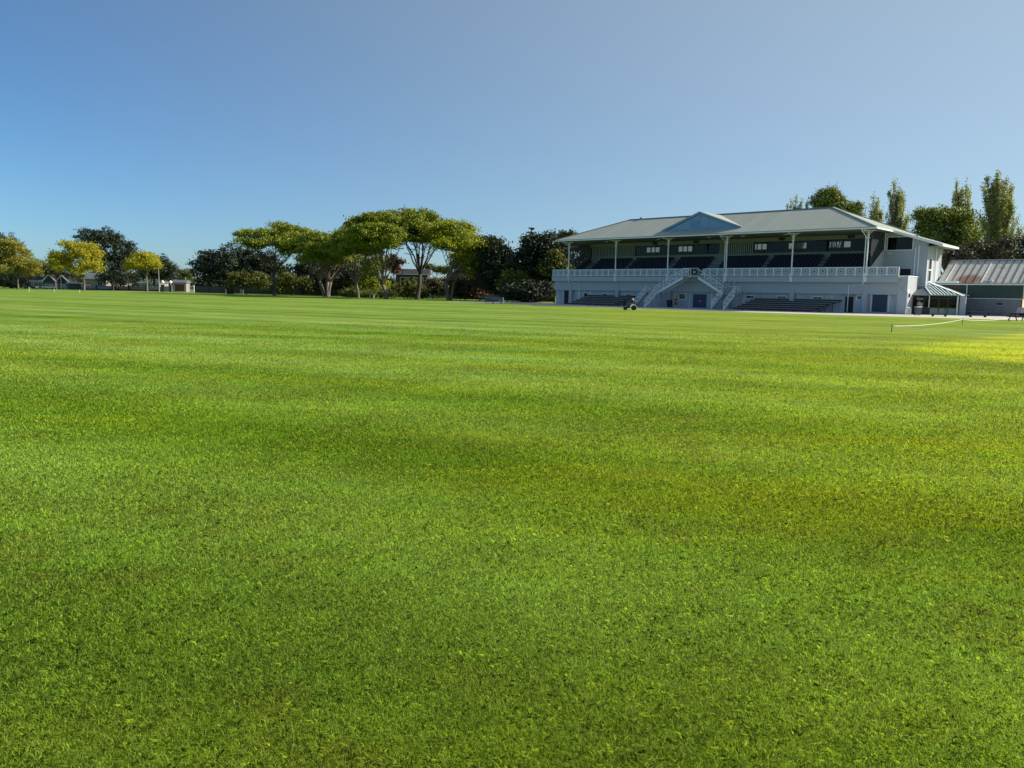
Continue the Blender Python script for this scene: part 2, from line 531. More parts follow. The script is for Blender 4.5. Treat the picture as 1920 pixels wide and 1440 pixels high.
M['fence_dk'] = paint('dark_fence_timber', (.075, .068, .06), .85, .25, 1.6, ribs=(0, .15))
M['globe'] = paint('white_globe', (.85, .86, .86), .3, .03, 2.0)
M['poster'] = paint('printed_poster', (.55, .47, .45), .5, .25, 6.0)
M['grey_lid'] = paint('pale_grey_lid', (.55, .57, .58), .5, .08, 3.0)
M['bin_green'] = paint('grey_green_bin', (.085, .11, .105), .5, .12, 2.0)
M['bin_dark'] = paint('dark_bin', (.022, .024, .03), .5, .12, 2.0)


def rust_roof_mat():
    m, nt, out = new_mat('rusty_galvanised_roofing')
    tc = N(nt, 'ShaderNodeTexCoord')
    b = N(nt, 'ShaderNodeBsdfPrincipled', Roughness=.55, Metallic=.15)
    n1 = noise_n(nt, tc.outputs['Object'], 1.2, 5, .65)
    n2 = noise_n(nt, tc.outputs['Object'], 5.5, 4, .7)
    n3 = noise_n(nt, tc.outputs['Object'], .55, 4, .6)
    sp = N(nt, 'ShaderNodeSeparateXYZ'); nt.links.new(tc.outputs['Object'], sp.inputs[0])
    c = mix_c(nt, n1, (.52, .475, .42), (.76, .70, .63))
    c = mix_c(nt, math_n(nt, 'MULTIPLY', ramp(nt, n2, .52, .72), .6), c, (.20, .15, .11))
    # a rusty stain near the eave, a few sheets along
    d = math_n(nt, 'ADD', math_n(nt, 'POWER', math_n(nt, 'DIVIDE', math_n(nt, 'SUBTRACT', sp.outputs[0], 3.3), 1.6), 2.0),
               math_n(nt, 'POWER', math_n(nt, 'DIVIDE', math_n(nt, 'SUBTRACT', sp.outputs[2], 4.5), .75), 2.0))
    st = math_n(nt, 'MULTIPLY', ramp(nt, math_n(nt, 'SUBTRACT', d, math_n(nt, 'MULTIPLY', n2, 1.1)), .7, -.3), .9)
    st2 = math_n(nt, 'MULTIPLY', ramp(nt, n3, .60, .72), .45)
    c = mix_c(nt, math_n(nt, 'MAXIMUM', st, st2), c, (.30, .12, .045))
    nt.links.new(c, b.inputs['Base Color'])
    fr = math_n(nt, 'SINE', math_n(nt, 'MULTIPLY', sp.outputs[0], 2 * math.pi / .09))
    bp = N(nt, 'ShaderNodeBump'); bp.inputs['Distance'].default_value = .015; bp.inputs['Strength'].default_value = .5
    nt.links.new(fr, bp.inputs['Height']); nt.links.new(bp.outputs[0], b.inputs['Normal'])
    nt.links.new(b.outputs[0], out.inputs[0])
    return m


M['rust_roof'] = rust_roof_mat()
M['rust_wall'] = paint('rusty_brown_sheet', (.16, .085, .055), .8, .35, 2.0, dirt=(.06, .04, .03), dirt_amt=.6, ribs=(0, .2))
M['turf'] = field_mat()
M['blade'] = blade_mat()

# leaves
L_YEL = leaf_mat('golden_leaves', (.24, .235, .018), (.52, .47, .040), .38)
L_OLV = leaf_mat('olive_gold_leaves', (.15, .15, .022), (.36, .33, .050), .34)
L_SPR = leaf_mat('spring_green_leaves', (.048, .088, .010), (.300, .340, .020), .26)
L_SPR2 = leaf_mat('bright_spring_leaves', (.110, .165, .012), (.380, .400, .022), .42)
L_DRK = leaf_mat('dark_evergreen_leaves', (.012, .022, .012), (.045, .062, .028), .14)
L_DRK2 = leaf_mat('dark_olive_leaves', (.018, .024, .012), (.075, .080, .032), .16)
L_BSH = leaf_mat('shrub_leaves', (.045, .065, .012), (.150, .165, .030), .28)
L_POP = leaf_mat('poplar_leaves', (.130, .155, .060), (.420, .440, .210), .40)
L_GRN = leaf_mat('mid_green_leaves', (.055, .090, .018), (.230, .285, .050), .26)
L_RED = leaf_mat('bronze_leaves', (.035, .018, .014), (.11, .045, .03), .2)
L_TGL = leaf_mat('tangled_dusky_leaves', (.026, .030, .022), (.105, .105, .070), .2)
L_TWG = leaf_mat('bare_twig_haze', (.13, .10, .075), (.24, .19, .14), .1)

# ------------------------------------------------------------------ ground
BO = Vector((9.12326, 130.42532, 0.0))              # grandstand origin (foot of the left-hand post)
UD = Vector((0.730088, -0.683353, 0.0))             # along the facade, towards its right end
VD = Vector((0.683353, 0.730088, 0.0))              # into the building
B_ROT = math.atan2(UD.y, UD.x)


def B(u, v, z=0.0):
    return BO + UD * u + VD * v + Vector((0, 0, z))


def sheet(name, pts, z, mt, kind='structure'):
    m = MB(); m.add([(p[0], p[1], z) for p in pts], [tuple(range(len(pts)))])
    o = m.build(name, mt)
    tag(o, kind=kind)
    return o


g = MB()
g.add([(-4000, -400, 0), (4000, -400, 0), (4000, 6000, 0), (-4000, 6000, 0)], [(0, 1, 2, 3)])
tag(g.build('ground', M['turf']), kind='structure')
# paving in front of the stand: its field edge is a shallow curve
edge = [(-16, -13.0), (-6, -15.0), (5, -16.2), (20, -17.2), (34, -17.2), (48, -16.2), (60, -14.0), (72, -11.5)]
pts = [B(u, v) for u, v in edge] + [B(78, 10), B(56, 14), B(-4, 12), B(-16, 2)]
sheet('path', [(p.x, p.y) for p in pts], .006, M['path'])
# street along the left-hand side of the ground
sheet('footpath', [(-290, 262), (-84, 250), (-84, 252.5), (-290, 264.5)], .006, M['path'])
sheet('road', [(-420, 276), (-84, 258), (-84, 267), (-420, 285)], .004, M['asphalt'])


# ------------------------------------------------------------------ near turf: real blades
def turf_blades(n):
    na = int(math.sqrt(n * 2.02 / 3.21)); nr = n // na; n = na * nr
    ga, gr_ = np.meshgrid(np.arange(na), np.arange(nr))
    ang = R(-58) + (ga.ravel() + RNG.uniform(-.2, 1.2, n)) / na * R(116)
    r = np.exp(math.log(1.7) + (gr_.ravel() + RNG.uniform(-.2, 1.2, n)) / nr * math.log(42.0 / 1.7))
    x = r * np.sin(ang); y = r * np.cos(ang)
    pn = (np.sin(x * 1.9 + 1.3 * np.sin(y * 1.1)) + np.sin(y * 2.3 + 1.7 * np.sin(x * .9 + 2.)) + np.sin((x + y) * 4.1) * .6
          + np.sin((x - y * .8) * 7.3 + np.sin(y * 5.)) * .5) / 3.1
    h = (.021 + .014 * RNG.random(n)) * (1 + .35 * pn) + .0003 * np.minimum(r, 14)
    w = np.maximum(.0021, .00072 * r) * RNG.uniform(.7, 1.3, n)
    yaw = RNG.uniform(0, 2 * np.pi, n)
    lean = RNG.uniform(.3, 1.35, n)
    ly = RNG.uniform(0, 2 * np.pi, n)
    keep_ = RNG.random(n) < np.clip((44 - r) / 34, 0, 1)
    h = np.where(keep_, h, h * .02)
    base = np.stack([x, y, np.zeros(n)], 1)
    side = np.stack([np.cos(yaw), np.sin(yaw), np.zeros(n)], 1) * (w / 2)[:, None]
    ld = np.stack([np.cos(ly), np.sin(ly), np.zeros(n)], 1)
    midp = base + ld * (h * .30 * lean)[:, None]; midp[:, 2] = h * .62
    tip = base + ld * (h * 1.0 * lean)[:, None]; tip[:, 2] = h * (1.0 - .30 * lean)
    v = np.stack([base - side, base + side, midp + side * .8, tip, midp - side * .8], 1).reshape(-1, 3)
    f = np.arange(n * 5).reshape(n, 5)
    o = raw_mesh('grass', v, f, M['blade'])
    tag(o, kind='stuff')
    o['label'] = 'short mown green grass blades of the cricket field foreground'
    o['category'] = 'grass'
    return o


turf_blades(1600000)


# ------------------------------------------------------------------ grandstand
def grandstand():
    G = thing('grandstand', 'large two storey white cricket grandstand with grey green hipped roof and navy seats', 'grandstand', BO, B_ROT)

    def part(name, m, mt, parent=G, **kw):
        return m.build(name, mt, parent, **kw)

    S = 9.6
    ZE = 10.45          # gutter height
    EV = -1.79          # eave line
    US, UE = -1.45, 49.45
    ZR, VR, UL, UR = 14.18, 6.96, 7.3, 40.7
    ZT = ZE + .16
    VB = 2 * VR - EV
    # --- roof planes (each a slab with thickness)
    def slab(pts, t=.10):
        m = MB()
        a = [Vector(p) for p in pts]
        b = [Vector((p[0], p[1], p[2] - t)) for p in pts]
        n = len(a)
        fs = [tuple(range(n)), tuple(range(2 * n - 1, n - 1, -1))] + [(i, i + n, (i + 1) % n + n, (i + 1) % n) for i in range(n)]
        m.add(a + b, fs)
        return m
    roof = thing_part('roof', G)
    part('front_slope', slab([(US, EV, ZT), (UE, EV, ZT), (UR, VR, ZR), (UL, VR, ZR)]), M['roof_front'], roof)
    part('rear_slope', slab([(UE, VB, ZT), (US, VB, ZT), (UL, VR, ZR), (UR, VR, ZR)]), M['roof_front'], roof)
    part('left_hip', slab([(US, VB, ZT), (US, EV, ZT), (UL, VR, ZR)]), M['roof_end'], roof)
    k = (ZR - ZT) / (UE - UR)
    ux = 55.25
    zx = ZT - k * (ux - UE) * .80
    v0 = 4.35
    part('right_hip', slab([(UE, EV, ZT), (UE, VB, ZT), (UR, VR, ZR)]), M['roof_end'], roof)
    part('wing_slope', slab([(UE - .02, v0, ZT + .005), (ux, v0, zx), (ux, 11.8, zx), (UE - .02, 11.8, ZT + .005)], .12), M['roof_end'], roof)
    m = MB()
    for a, b in (((UL, VR, ZR + .04), (UR, VR, ZR + .04)), ((US, EV, ZT + .03), (UL, VR, ZR + .04)), ((UE, EV, ZT + .03), (UR, VR, ZR + .04)),
                 ((UE, VB, ZT + .03), (UR, VR, ZR + .04)), ((US, VB, ZT + .03), (UL, VR, ZR + .04))):
        m.beam(a, b, .30, .10)
    part('ridge_cap', m, M['roof_end'], roof)
    m = MB().box(9.3, VR - .2, ZR - .1, 9.8, VR + .2, ZR + .28)
    part('vent', m, M['slat_pale'], roof)
    # gutters
    m = MB().box(US - .05, EV - .16, ZE - .10, UE + .05, EV - .02, ZE + .045)
    part('gutter', m, M['trim'])
    m = MB().box(UE + .02, EV - .1, ZE - .10, UE + .16, v0, ZE + .03)
    part('gutter', m, M['trim'])
    m = MB().box(US - .16, EV - .1, ZE - .10, US - .02, VB, ZE + .10)
    part('gutter', m, M['trim'])
    # raking barge board over the wing, and the wing gutter end
    m = MB().beam((UE + .1, v0 - .04, ZT - .20), (ux + .05, v0 - .04, zx - .20), .06, .27)
    m.box(ux - .02, v0, zx - .30, ux + .14, 11.8, zx - .06)
    part('barge_board', m, M['trim'])
    # soffit
    m = MB().box(US + .1, EV + .02, ZE - .14, UE - .1, 13.0, ZE - .06)
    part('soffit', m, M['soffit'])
    m = MB().box(53.61, v0 + .05, zx - .28, ux - .05, 11.7, zx - .22)
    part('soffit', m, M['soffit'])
    # ceiling lintel with dark square vents
    m = MB().box(.0, 5.62, 9.75, 48.2, 5.92, ZE - .15)
    part('lintel', m, M['grey_dado'])
    for u in (13.2, 20.6, 34.3, 43.9):
        part('vent', MB().box(u - .45, 5.54, 9.85, u + .45, 5.615, 10.25), M['black'])
    for u in (7.3, 17.0, 25.6, 30.8, 37.0):
        part('lamp', MB().box(u - .25, .5, ZE - .24, u + .25, .8, ZE - .142), M['grey_lid'])

    # --- gable over the middle
    gv = .20
    ga, gb, gc = (17.9, 11.46), (30.7, 11.46), (24.1, 13.86)
    gable = thing_part('gable', G)
    m = MB(); m.prism([(ga[0] + .55, ga[1]), (gb[0] - .55, gb[1]), (gc[0], gc[1] - .20)], 'y', gv + .12, gv + .42)
    part('pediment', m, M['gable_blue'], gable)
    m = MB().beam((ga[0], gv, ga[1] - .02), (gc[0], gv, gc[1]), .10, .26).beam((gb[0], gv, gb[1] - .02), (gc[0], gv, gc[1]), .10, .26)
    m.box(ga[0] + .4, gv + .02, ga[1] - .12, gb[0] - .4, gv + .14, ga[1] + .06)
    part('barge_board', m, M['gable_blue'], gable)
    rz = lambda v: ZT + (v - EV) * (ZR - ZT) / (VR - EV)
    vtop = EV + (gc[1] - ZT) * (VR - EV) / (ZR - ZT)
    vlow = EV + (ga[1] - ZT) * (VR - EV) / (ZR - ZT)
    for (e, s_) in ((ga, -1), (gb, 1)):
        m = slab([(e[0] + s_ * .12, gv - .08, e[1] + .10), (gc[0], gv - .08, gc[1] + .15), (gc[0], vtop + .25, gc[1] + .15), (e[0] + s_ * .12, vlow + .1, e[1] + .10)], .09)
        part('gable_slope', m, M['roof_end'], gable)
    # louvred hatch in the pediment
    m = MB()
    m.box(22.6, gv + .04, 11.75, 25.7, gv + .115, 11.85)
    for u in (22.6, 24.1, 25.6):
        m.box(u, gv + .04, 11.855, u + .10, gv + .115, 13.0 if u < 23 or u > 25 else 13.4)
    for i in range(7):
        m.box(22.72, gv + .06, 11.95 + i * .14, 24.08, gv + .112, 12.0 + i * .14)
    part('hatch', m, M['gable_blue'], gable)

    # --- posts with curved brackets, downpipe at each end post
    def post_mesh():
        m = MB()
        m.tube([(0, 0, 4.64), (0, 0, ZE - .1)], [.105, .085], 10)
        m.box(-.17, -.17, 4.64, .17, .17, 5.0)
        m.box(-.15, -.15, 9.35, .15, .15, 9.47)
        for s_ in (-1, 1):
            pts = [(s_ * (.08 + .80 * (1 - math.cos(t))), 0, 9.55 + .76 * math.sin(t)) for t in [i * math.pi / 14 for i in range(8)]]
            m.tube(pts, .036, 6)
            m.tube([(s_ * .08, 0, 10.0), (s_ * .30, 0, 10.28)], .022, 6)
        m.box(-.9, -.05, ZE - .21, .9, .05, ZE - .145)
        m.beam((0, 0, ZE - .2), (0, EV + .1, ZE - .2), .10, .10)
        return m
    p0 = part('post', post_mesh(), M['trim'], smooth=False)
    for k_ in range(1, 6):
        c = p0.copy(); COL.objects.link(c); c.location = (k_ * S, 0, 0)
    for u in (0.22, 28.62, 48.0 - .22):
        m = MB().tube([(u, EV - .1, ZE - .08), (u, EV + .25, ZE - .35), (u, -.18, ZE - .9), (u, -.18, 3.70)], .055, 8)
        if abs(u - 28.62) > 1:
            m.tube([(u, -.18, 3.72), (u, .42, 3.6), (u + (1.9 if u < 10 else -1.9), .42, 3.5), (u + (1.9 if u < 10 else -1.9), .42, .15)], .05, 8)
        part('downpipe', m, M['trim'])

    # --- balcony
    m = MB().box(-3.55, -.05, 3.87, 51.95, .12, 4.60)
    m.box(-3.55, .12, 4.40, 51.95, 1.6, 4.55)
    m.box(-3.62, -.10, 4.55, 52.0, .125, 4.64)
    part('balcony', m, M['boards'])
    m = MB()
    for u in [k_ * S for k_ in range(1, 6)]:
        part('fascia_joint', MB().box(u - .16, -.09, 3.9, u + .16, -.052, 4.54), M['trim'])

    # railing panels: frame, diagonal lattice, centre square
    def panel_mesh(w):
        m = MB()
        z0, z1 = 4.80, 5.72
        m.box(-w / 2 + .03, -.02, z0, w / 2 - .03, .02, z0 + .045).box(-w / 2 + .03, -.02, z1 - .045, w / 2 - .03, .02, z1)
        m.box(-w / 2 + .03, -.02, z0 + .045, -w / 2 + .075, .02, z1 - .045).box(w / 2 - .075, -.02, z0 + .045, w / 2 - .03, .02, z1 - .045)
        cz = (z0 + z1) / 2
        hw, hh = w / 2 - .075, (z1 - z0) / 2 - .045
        for a, b in (((-1, -1), (1, 1)), ((-1, 1), (1, -1))):
            m.beam((a[0] * hw, .001, cz + a[1] * hh), (b[0] * hw, .001, cz + b[1] * hh), .022, .022)
        for r_ in (.62, .34):
            q = [(-r_ * hw, 0, cz), (0, 0, cz - r_ * hh), (r_ * hw, 0, cz), (0, 0, cz + r_ * hh)]
            for i in range(4):
                m.beam(q[i], q[(i + 1) % 4], .022, .022)
        return m
    w = (S - .36) / 8
    pm = None
    spots = []
    for k_ in range(5):
        for i in range(8):
            u = k_ * S + .18 + w * (i + .5)
            if 23.0 < u < 25.5:
                continue                      # the stair landing opens here
            spots.append(u)
    spots += [-3.42 + w * .5 + j * w for j in range(3)] + [48.18 + w * .5 + j * w for j in range(3)]
    first = None
    for u in sorted(spots):
        if first is None:
            first = part('railing_panel', panel_mesh(w), M['trim']); first.location = (u, 0, 0)
            part('lattice_board', MB().box(-w / 2 + .076, .022, 4.846, w / 2 - .076, .03, 5.674), M['lattice'], first)
            part('centre_square', MB().box(-.085, -.030, 5.175, .085, -.014, 5.345), M['navy'], first)
        else:
            c = first.copy(); COL.objects.link(c); c.location = (u, 0, 0)
            for ch in list(first.children):
                q = ch.copy(); COL.objects.link(q); q.parent = c
    m = MB().box(-3.5, -.045, 5.725, 23.0, .045, 5.79).box(25.6, -.045, 5.725, 51.9, .045, 5.79)
    m.box(-3.5, -.035, 4.72, 23.0, .035, 4.78).box(25.6, -.035, 4.72, 51.9, .035, 4.78)
    for u in sorted(spots):
        m.box(u - w / 2 - .027, -.03, 4.64, u - w / 2 + .027, .03, 5.725)
    m.box(51.80, -.05, 4.645, 51.9, .05, 5.724)
    part('handrail', m, M['trim'])
    # canvas-like solid end panel at the right
    part('screen_panel', MB().box(49.7, .06, 4.80, 51.78, .10, 5.70), M['white'])

    # --- lower storey
    # overhanging beam band
    m = MB().box(-3.4, .50, 2.38, 51.75, .80, 3.865)
    part('wall_band', m, M['boards'])
    lw = thing_part('wall', G)
    vf = .95
    # bays of recessed wall with openings left for doors and windows
    segs = []   # (u0,u1,z0,z1)
    ops = [(-1.58, -.16, 0, 2.3), (23.2, 25.45, 0, 2.05), (20.85, 21.9, 1.3, 2.05), (26.6, 27.65, 1.3, 2.05), (45.3, 46.4, 0, 2.05), (46.85, 47.4, 1.72, 2.15),
           (48.7, 50.5, .2, 2.36), (2.7, 3.5, 1.4, 1.9), (6.5, 7.5, 1.5, 1.85), (11.1, 12.2, 1.5, 1.85), (31.7, 32.8, 1.6, 1.95), (36.3, 37.5, 1.6, 1.95), (41.2, 42.4, 1.6, 1.95)]
    us = sorted({-3.35, 51.7} | {o[0] for o in ops} | {o[1] for o in ops})
    m = MB()
    for a, b in zip(us[:-1], us[1:]):
        zs = [(0.0, 2.5)]
        for o in ops:
            if o[0] < (a + b) / 2 < o[1]:
                zs = [(p, q) for p, q in ((0.0, o[2]), (o[3], 2.5)) if q - p > .01]
        for p, q in zs:
            m.box(a, vf, p, b, vf + .2, q)
    part('front_wall', m, M['white'], lw)
    m = MB().box(-3.35, vf + .2, 0, -3.15, 12.5, 4.4).box(-3.35, 12.5, 0, 53.2, 12.7, 7.95)
    part('rear_wall', m, M['boards'], lw)
    # right-hand block: flank running back to the wing
    m = MB().box(51.72, .46, 0, 52.85, 5.0, 4.66)
    part('end_block', m, M['white'], lw)
    m = MB().box(51.70, .40, 4.62, 52.9, 5.0, 4.72)
    part('coping', m, M['trim'], lw)
    # pillars
    pil = MB().box(-.3, .42, 0, .3, .98, 3.62)
    f0 = part('pillar', pil, M['white'])
    f0.location = (.15, 0, 0)
    for u in (9.68, 19.35, 28.95, 38.45, 47.95):
        c = f0.copy(); COL.objects.link(c); c.location = (u, 0, 0)
    m = MB()
    for u in (1.5, 4.0, 10.35, 16.4, 19.9, 20.25, 22.6, 26.2, 31.3, 39.1, 43.6, 48.55, 50.66):
        part('pilaster', MB().box(u, vf - .05, .02, u + .09, vf - .002, 2.36), M['trim'])
    # doors
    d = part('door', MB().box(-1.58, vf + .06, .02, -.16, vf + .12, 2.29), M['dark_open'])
    for u0, u1 in ((23.2, 24.31), (24.33, 25.45)):
        d = part('door', MB().box(u0, vf + .05, .02, u1, vf + .11, 2.04), M['navy'])
        part('handle', MB().box(u1 - .12 if u0 < 24 else u0 + .04, vf + .02, .9, u1 - .06 if u0 < 24 else u0 + .10, vf + .048, 1.2), M['steel'], d)
    part('doorstep', MB().box(23.1, vf - .35, .002, 25.55, vf + .2, .10), M['concrete'])
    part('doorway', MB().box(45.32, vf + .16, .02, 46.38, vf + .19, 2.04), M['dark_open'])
    part('hood', MB().box(45.1, vf - .25, 2.14, 46.6, vf - .004, 2.22), M['concrete'])
    d = part('door', MB().box(48.7, vf + .05, .2, 50.5, vf + .11, 2.35), M['navy'])
    part('step', MB().box(47.6, -.75, .002, 51.3, vf - .004, .12), M['concrete'])
    part('step', MB().box(48.1, -.25, .121, 50.9, vf - .004, .22), M['concrete'])
    # small windows with frames
    for (u0, u1, z0, z1) in ops:
        if (u0, z0) in ((20.85, 1.3), (26.6, 1.3), (46.85, 1.72)) or (z0 >= 1.4 and u1 - u0 < 1.3):
            fr = MB(); t = .09
            fr.box(u0 - t, vf - .05, z0 - t, u1 + t, vf - .003, z0).box(u0 - t, vf - .05, z1, u1 + t, vf - .003, z1 + t)
            fr.box(u0 - t, vf - .05, z0, u0, vf - .003, z1).box(u1, vf - .05, z0, u1 + t, vf - .003, z1)
            wd = part('window', fr, M['trim'])
            gl = MB()
            if 30 > u0 > 20:
                gl.box(u0, vf + .08, z0, u1, vf + .10, z1)
            else:
                gl.box(u0, vf + .1, z0, u1, vf + .12, z1)
            part('pane', gl, M['car_glass'] if u0 > 20 else M['dark_open'], wd)
    for u in (3.05, 50.95):
        part('lamp', MB().box(u - .12, vf - .16, 2.12, u + .12, vf - .055, 2.3), M['steel'])
    # small emblem above the right-hand corner of the lower storey
    m = MB().prism([(52.05, 3.15), (52.25, 2.95), (52.45, 3.0), (52.38, 3.12), (52.2, 3.1), (52.15, 3.45), (52.08, 3.4)], 'y', .435, .455)
    part('sign', m, M['slat_pale'])
    part('lamp', MB().box(52.86, 1.2, 2.1, 52.98, 1.4, 2.55), M['black'])

    # --- upper deck: raked seating
    rows, pitch, rise = 6, .70, .45
    v1, zf = 1.45, 4.75
    m = MB()
    for k_ in range(rows):
        m.box(.25, v1 + pitch * k_, 4.45, 48.2, v1 + pitch * (k_ + 1) + (0 if k_ < rows - 1 else .2), zf + rise * k_)
    part('seating_tier', m, M['concrete_shade'])
    m = MB().box(.25, 5.86, zf, 48.2, 5.98, 8.12)
    part('dado', m, M['grey_dado'])
    blocks = [(2.4, 8.9), (9.8, 16.8), (18.0, 23.8), (25.9, 32.4), (33.3, 40.4), (41.3, 47.4)]
    # pale steps in the aisles
    aisles = [(8.9, 9.8), (16.8, 18.0), (23.8, 25.9), (32.4, 33.3), (40.4, 41.3)]
    for a, b in aisles:
        m = MB()
        for k_ in range(rows):
            for h_ in (0, 1):
                vv = v1 + pitch * k_ - .35 + .35 * h_
                zz = zf + rise * (k_ - 1) + rise * .5 * (h_ + 1)
                m.box(a + .06, vv, zz - .2, b - .06, vv + .36, zz + .012)
        part('aisle_steps', m, M['grey_dado'])

    def seat_mesh():
        m = MB()
        prof = [(-.22, .38), (.22, .38), (.23, .70), (.17, .82), (0, .85), (-.17, .82), (-.23, .70)]
        m.prism(prof, 'y', .20, .25)
        m.box(-.21, .02, .40, .21, .20, .45)
        m.box(-.21, .10, .45, .21, .17, .74)
        m.box(-.02, .10, 0, .02, .18, .40)
        return m
    sm = seat_mesh()
    spots = []
    for (a, b) in blocks:
        n = int(round((b - a) / .56))
        for k_ in range(rows):
            for i in range(n):
                u = a + (b - a) * (i + .5) / n
                spots.append((u, v1 + pitch * k_ + .32, zf + rise * k_, k_))
    spots.sort(key=lambda s_: -(s_[0] + 9 * min(s_[3], 2)))
    s0 = None
    for (u, v, z, _) in spots[:98]:
        if s0 is None:
            s0 = part('seat', sm, M['navy_seat']); s0.location = (u, v, z)
        else:
            c = s0.copy(); COL.objects.link(c); c.location = (u, v, z)
    m = MB()
    for (u, v, z, _) in spots[98:]:
        m.add([(p[0] + u, p[1] + v, p[2] + z) for p in sm.v], sm.f)
    tag(part('seat_rows', m, M['navy_seat']), kind='stuff')

    # --- lounge behind glass at the back of the deck
    m = MB()
    xs = [.25, 9.4, 12.3, 15.9, 20.0, 24.4, 30.1, 36.3, 42.6, 48.1]
    for u in xs:
        m.box(u - .06, 5.90, 8.12, u + .06, 5.975, 9.75)
    m.box(.25, 5.89, 8.12, 48.1, 5.99, 8.20)
    fr = part('lounge_window', m, M['porch_frame'])
    for a, b in zip(xs[:-1], xs[1:]):
        if a in (.25,) or a == 24.4:
            continue
        part('pane', MB().box(a + .06, 5.93, 8.20, b - .06, 5.945, 9.75), M['glass_dk'], fr)
    # slatted screens at left and beside the centre aisle
    for a, b in ((.4, 9.3), (24.5, 30.0)):
        m = MB()
        n = int((b - a) / .30)
        for i in range(n):
            u = a + (b - a) * (i + .5) / n
            m.box(u - .06, 5.72, 8.10, u + .06, 5.86, 9.75)
        part('slat_screen', m, M['slat_pale'])
        part('screen_back', MB().box(a, 6.02, 8.10, b, 6.08, 9.75), M['slat'])
    # rear wall of the room with real window openings
    rw = [(6.9, 9.5), (13.2, 15.8), (26.4, 28.7), (32.2, 34.9), (38.3, 41.3)]
    m = MB()
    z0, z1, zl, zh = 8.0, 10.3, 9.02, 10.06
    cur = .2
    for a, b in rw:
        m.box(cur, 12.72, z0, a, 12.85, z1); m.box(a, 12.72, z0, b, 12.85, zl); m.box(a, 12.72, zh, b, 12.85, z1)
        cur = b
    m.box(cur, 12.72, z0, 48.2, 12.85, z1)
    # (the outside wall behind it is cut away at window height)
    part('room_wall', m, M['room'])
    m = MB()
    for a, b in rw:
        for j in (1, 2):
            u = a + (b - a) * j / 3
            m.box(u - .07, 12.70, zl, u + .07, 12.86, zh)
        m.box(a, 12.70, zh - .12, b, 12.86, zh).box(a, 12.70, zl, b, 12.86, zl + .10)
    part('rear_window', m, M['trim'])
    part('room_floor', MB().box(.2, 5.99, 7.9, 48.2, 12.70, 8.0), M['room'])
    # furniture glimpsed through the glass
    m = MB()
    for u in (8.2, 11.4, 14.6, 18.0, 21.6, 33.4, 37.2, 41.6):
        m.box(u, 8.0, 8.62, u + 1.5, 8.8, 8.70).box(u + .7, 8.35, 8.0, u + .8, 8.45, 8.62)
    part('table', m, M['timber_dk'])

    # --- left end: raking parapet and open vertical slats
    m = MB().prism([(.6, 4.5), (5.7, 4.5), (5.7, 7.75), (5.3, 7.75), (.6, 5.45)], 'x', .02, .16)
    part('end_parapet', m, M['slat'])
    m = MB()
    for i in range(15):
        v = .85 + i * .36
        zb = 5.45 + (v - .6) * .49
        m.box(.05, v - .06, zb, .13, v + .06, ZE - .15)
    m.box(.03, .75, 8.0, .15, 5.75, 8.10)
    part('slat_screen', m, M['slat'])
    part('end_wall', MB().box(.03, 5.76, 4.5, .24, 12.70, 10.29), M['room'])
    # --- right end: raking white parapet with dark slats over it
    m = MB().prism([(.5, 4.64), (5.0, 4.64), (5.0, 8.15), (4.4, 8.05), (.5, 5.86)], 'x', 48.30, 48.44)
    part('end_parapet', m, M['white'])
    m = MB()
    for i in range(18):
        v = .55 + i * .25
        zb = max(5.88, 5.86 + (v - .5) * .545)
        m.box(48.33, v - .035, min(zb, 8.1), 48.41, v + .035, ZE - .15)
    part('slat_screen', m, M['slat'])
    part('screen_back', MB().prism([(.5, 5.7), (4.9, 8.0), (4.9, ZE - .16), (.5, ZE - .16)], 'x', 48.22, 48.29), M['slat'])
    part('corner_post', MB().box(48.30, 4.88, 8.05, 48.46, 5.0, ZE - .15), M['trim'])

    # --- wing at the right-hand end
    kz = lambda u: ZT - .14 - k * .80 * max(0, u - UE)
    uA, uB = 48.46, 53.6
    w0, w1, wz0, wz1 = 48.75, 51.75, 8.12, 9.72
    m = MB()
    m.prism([(uA, 4.6), (w0, 4.6), (w0, kz(w0)), (uA, kz(uA))], 'y', 5.0, 5.2)
    m.box(w0, 5.0, 4.6, w1, 5.2, wz0)
    m.prism([(w0, wz1), (w1, wz1), (w1, kz(w1)), (UE, kz(UE)), (w0, kz(w0))], 'y', 5.0, 5.2)
    # below the wing window there is a dark opening above the end block
    m.prism([(w1, 5.75), (uB, 5.75), (uB, kz(uB)), (w1, kz(w1))], 'y', 5.0, 5.2)
    m.box(w1, 5.0, 3.45, uB, 5.2, 5.75)
    wing = thing_part('wing', G)
    part('front_wall', m, M['boards'], wing)
    m = MB()
    # sunlit flank: window slot near the front corner
    fl = lambda u: kz(u)
    zt = kz(uB)
    m.box(uB - .2, 5.2, 3.45, uB - .001, 5.75, zt).box(uB - .2, 6.85, 3.45, uB - .001, 11.3, zt)
    m.box(uB - .2, 5.75, 3.45, uB - .001, 6.85, 4.2).box(uB - .2, 5.75, 7.0, uB - .001, 6.85, zt)
    part('side_wall', m, M['boards'], wing)
    wd = part('window', MB().box(uB - .03, 5.70, 4.12, uB + .05, 5.75, 7.08).box(uB - .03, 6.85, 4.12, uB + .05, 6.90, 7.08).box(uB - .03, 5.75, 5.52, uB + .05, 6.85, 5.66)
              .box(uB - .03, 5.75, 7.0, uB + .05, 6.85, 7.08).box(uB - .03, 5.75, 4.12, uB + .05, 6.85, 4.2), M['trim'], wing)
    part('window_pane', MB().box(uB - .1, 5.75, 4.2, uB - .08, 6.85, 7.0), M['car_glass'], wing)
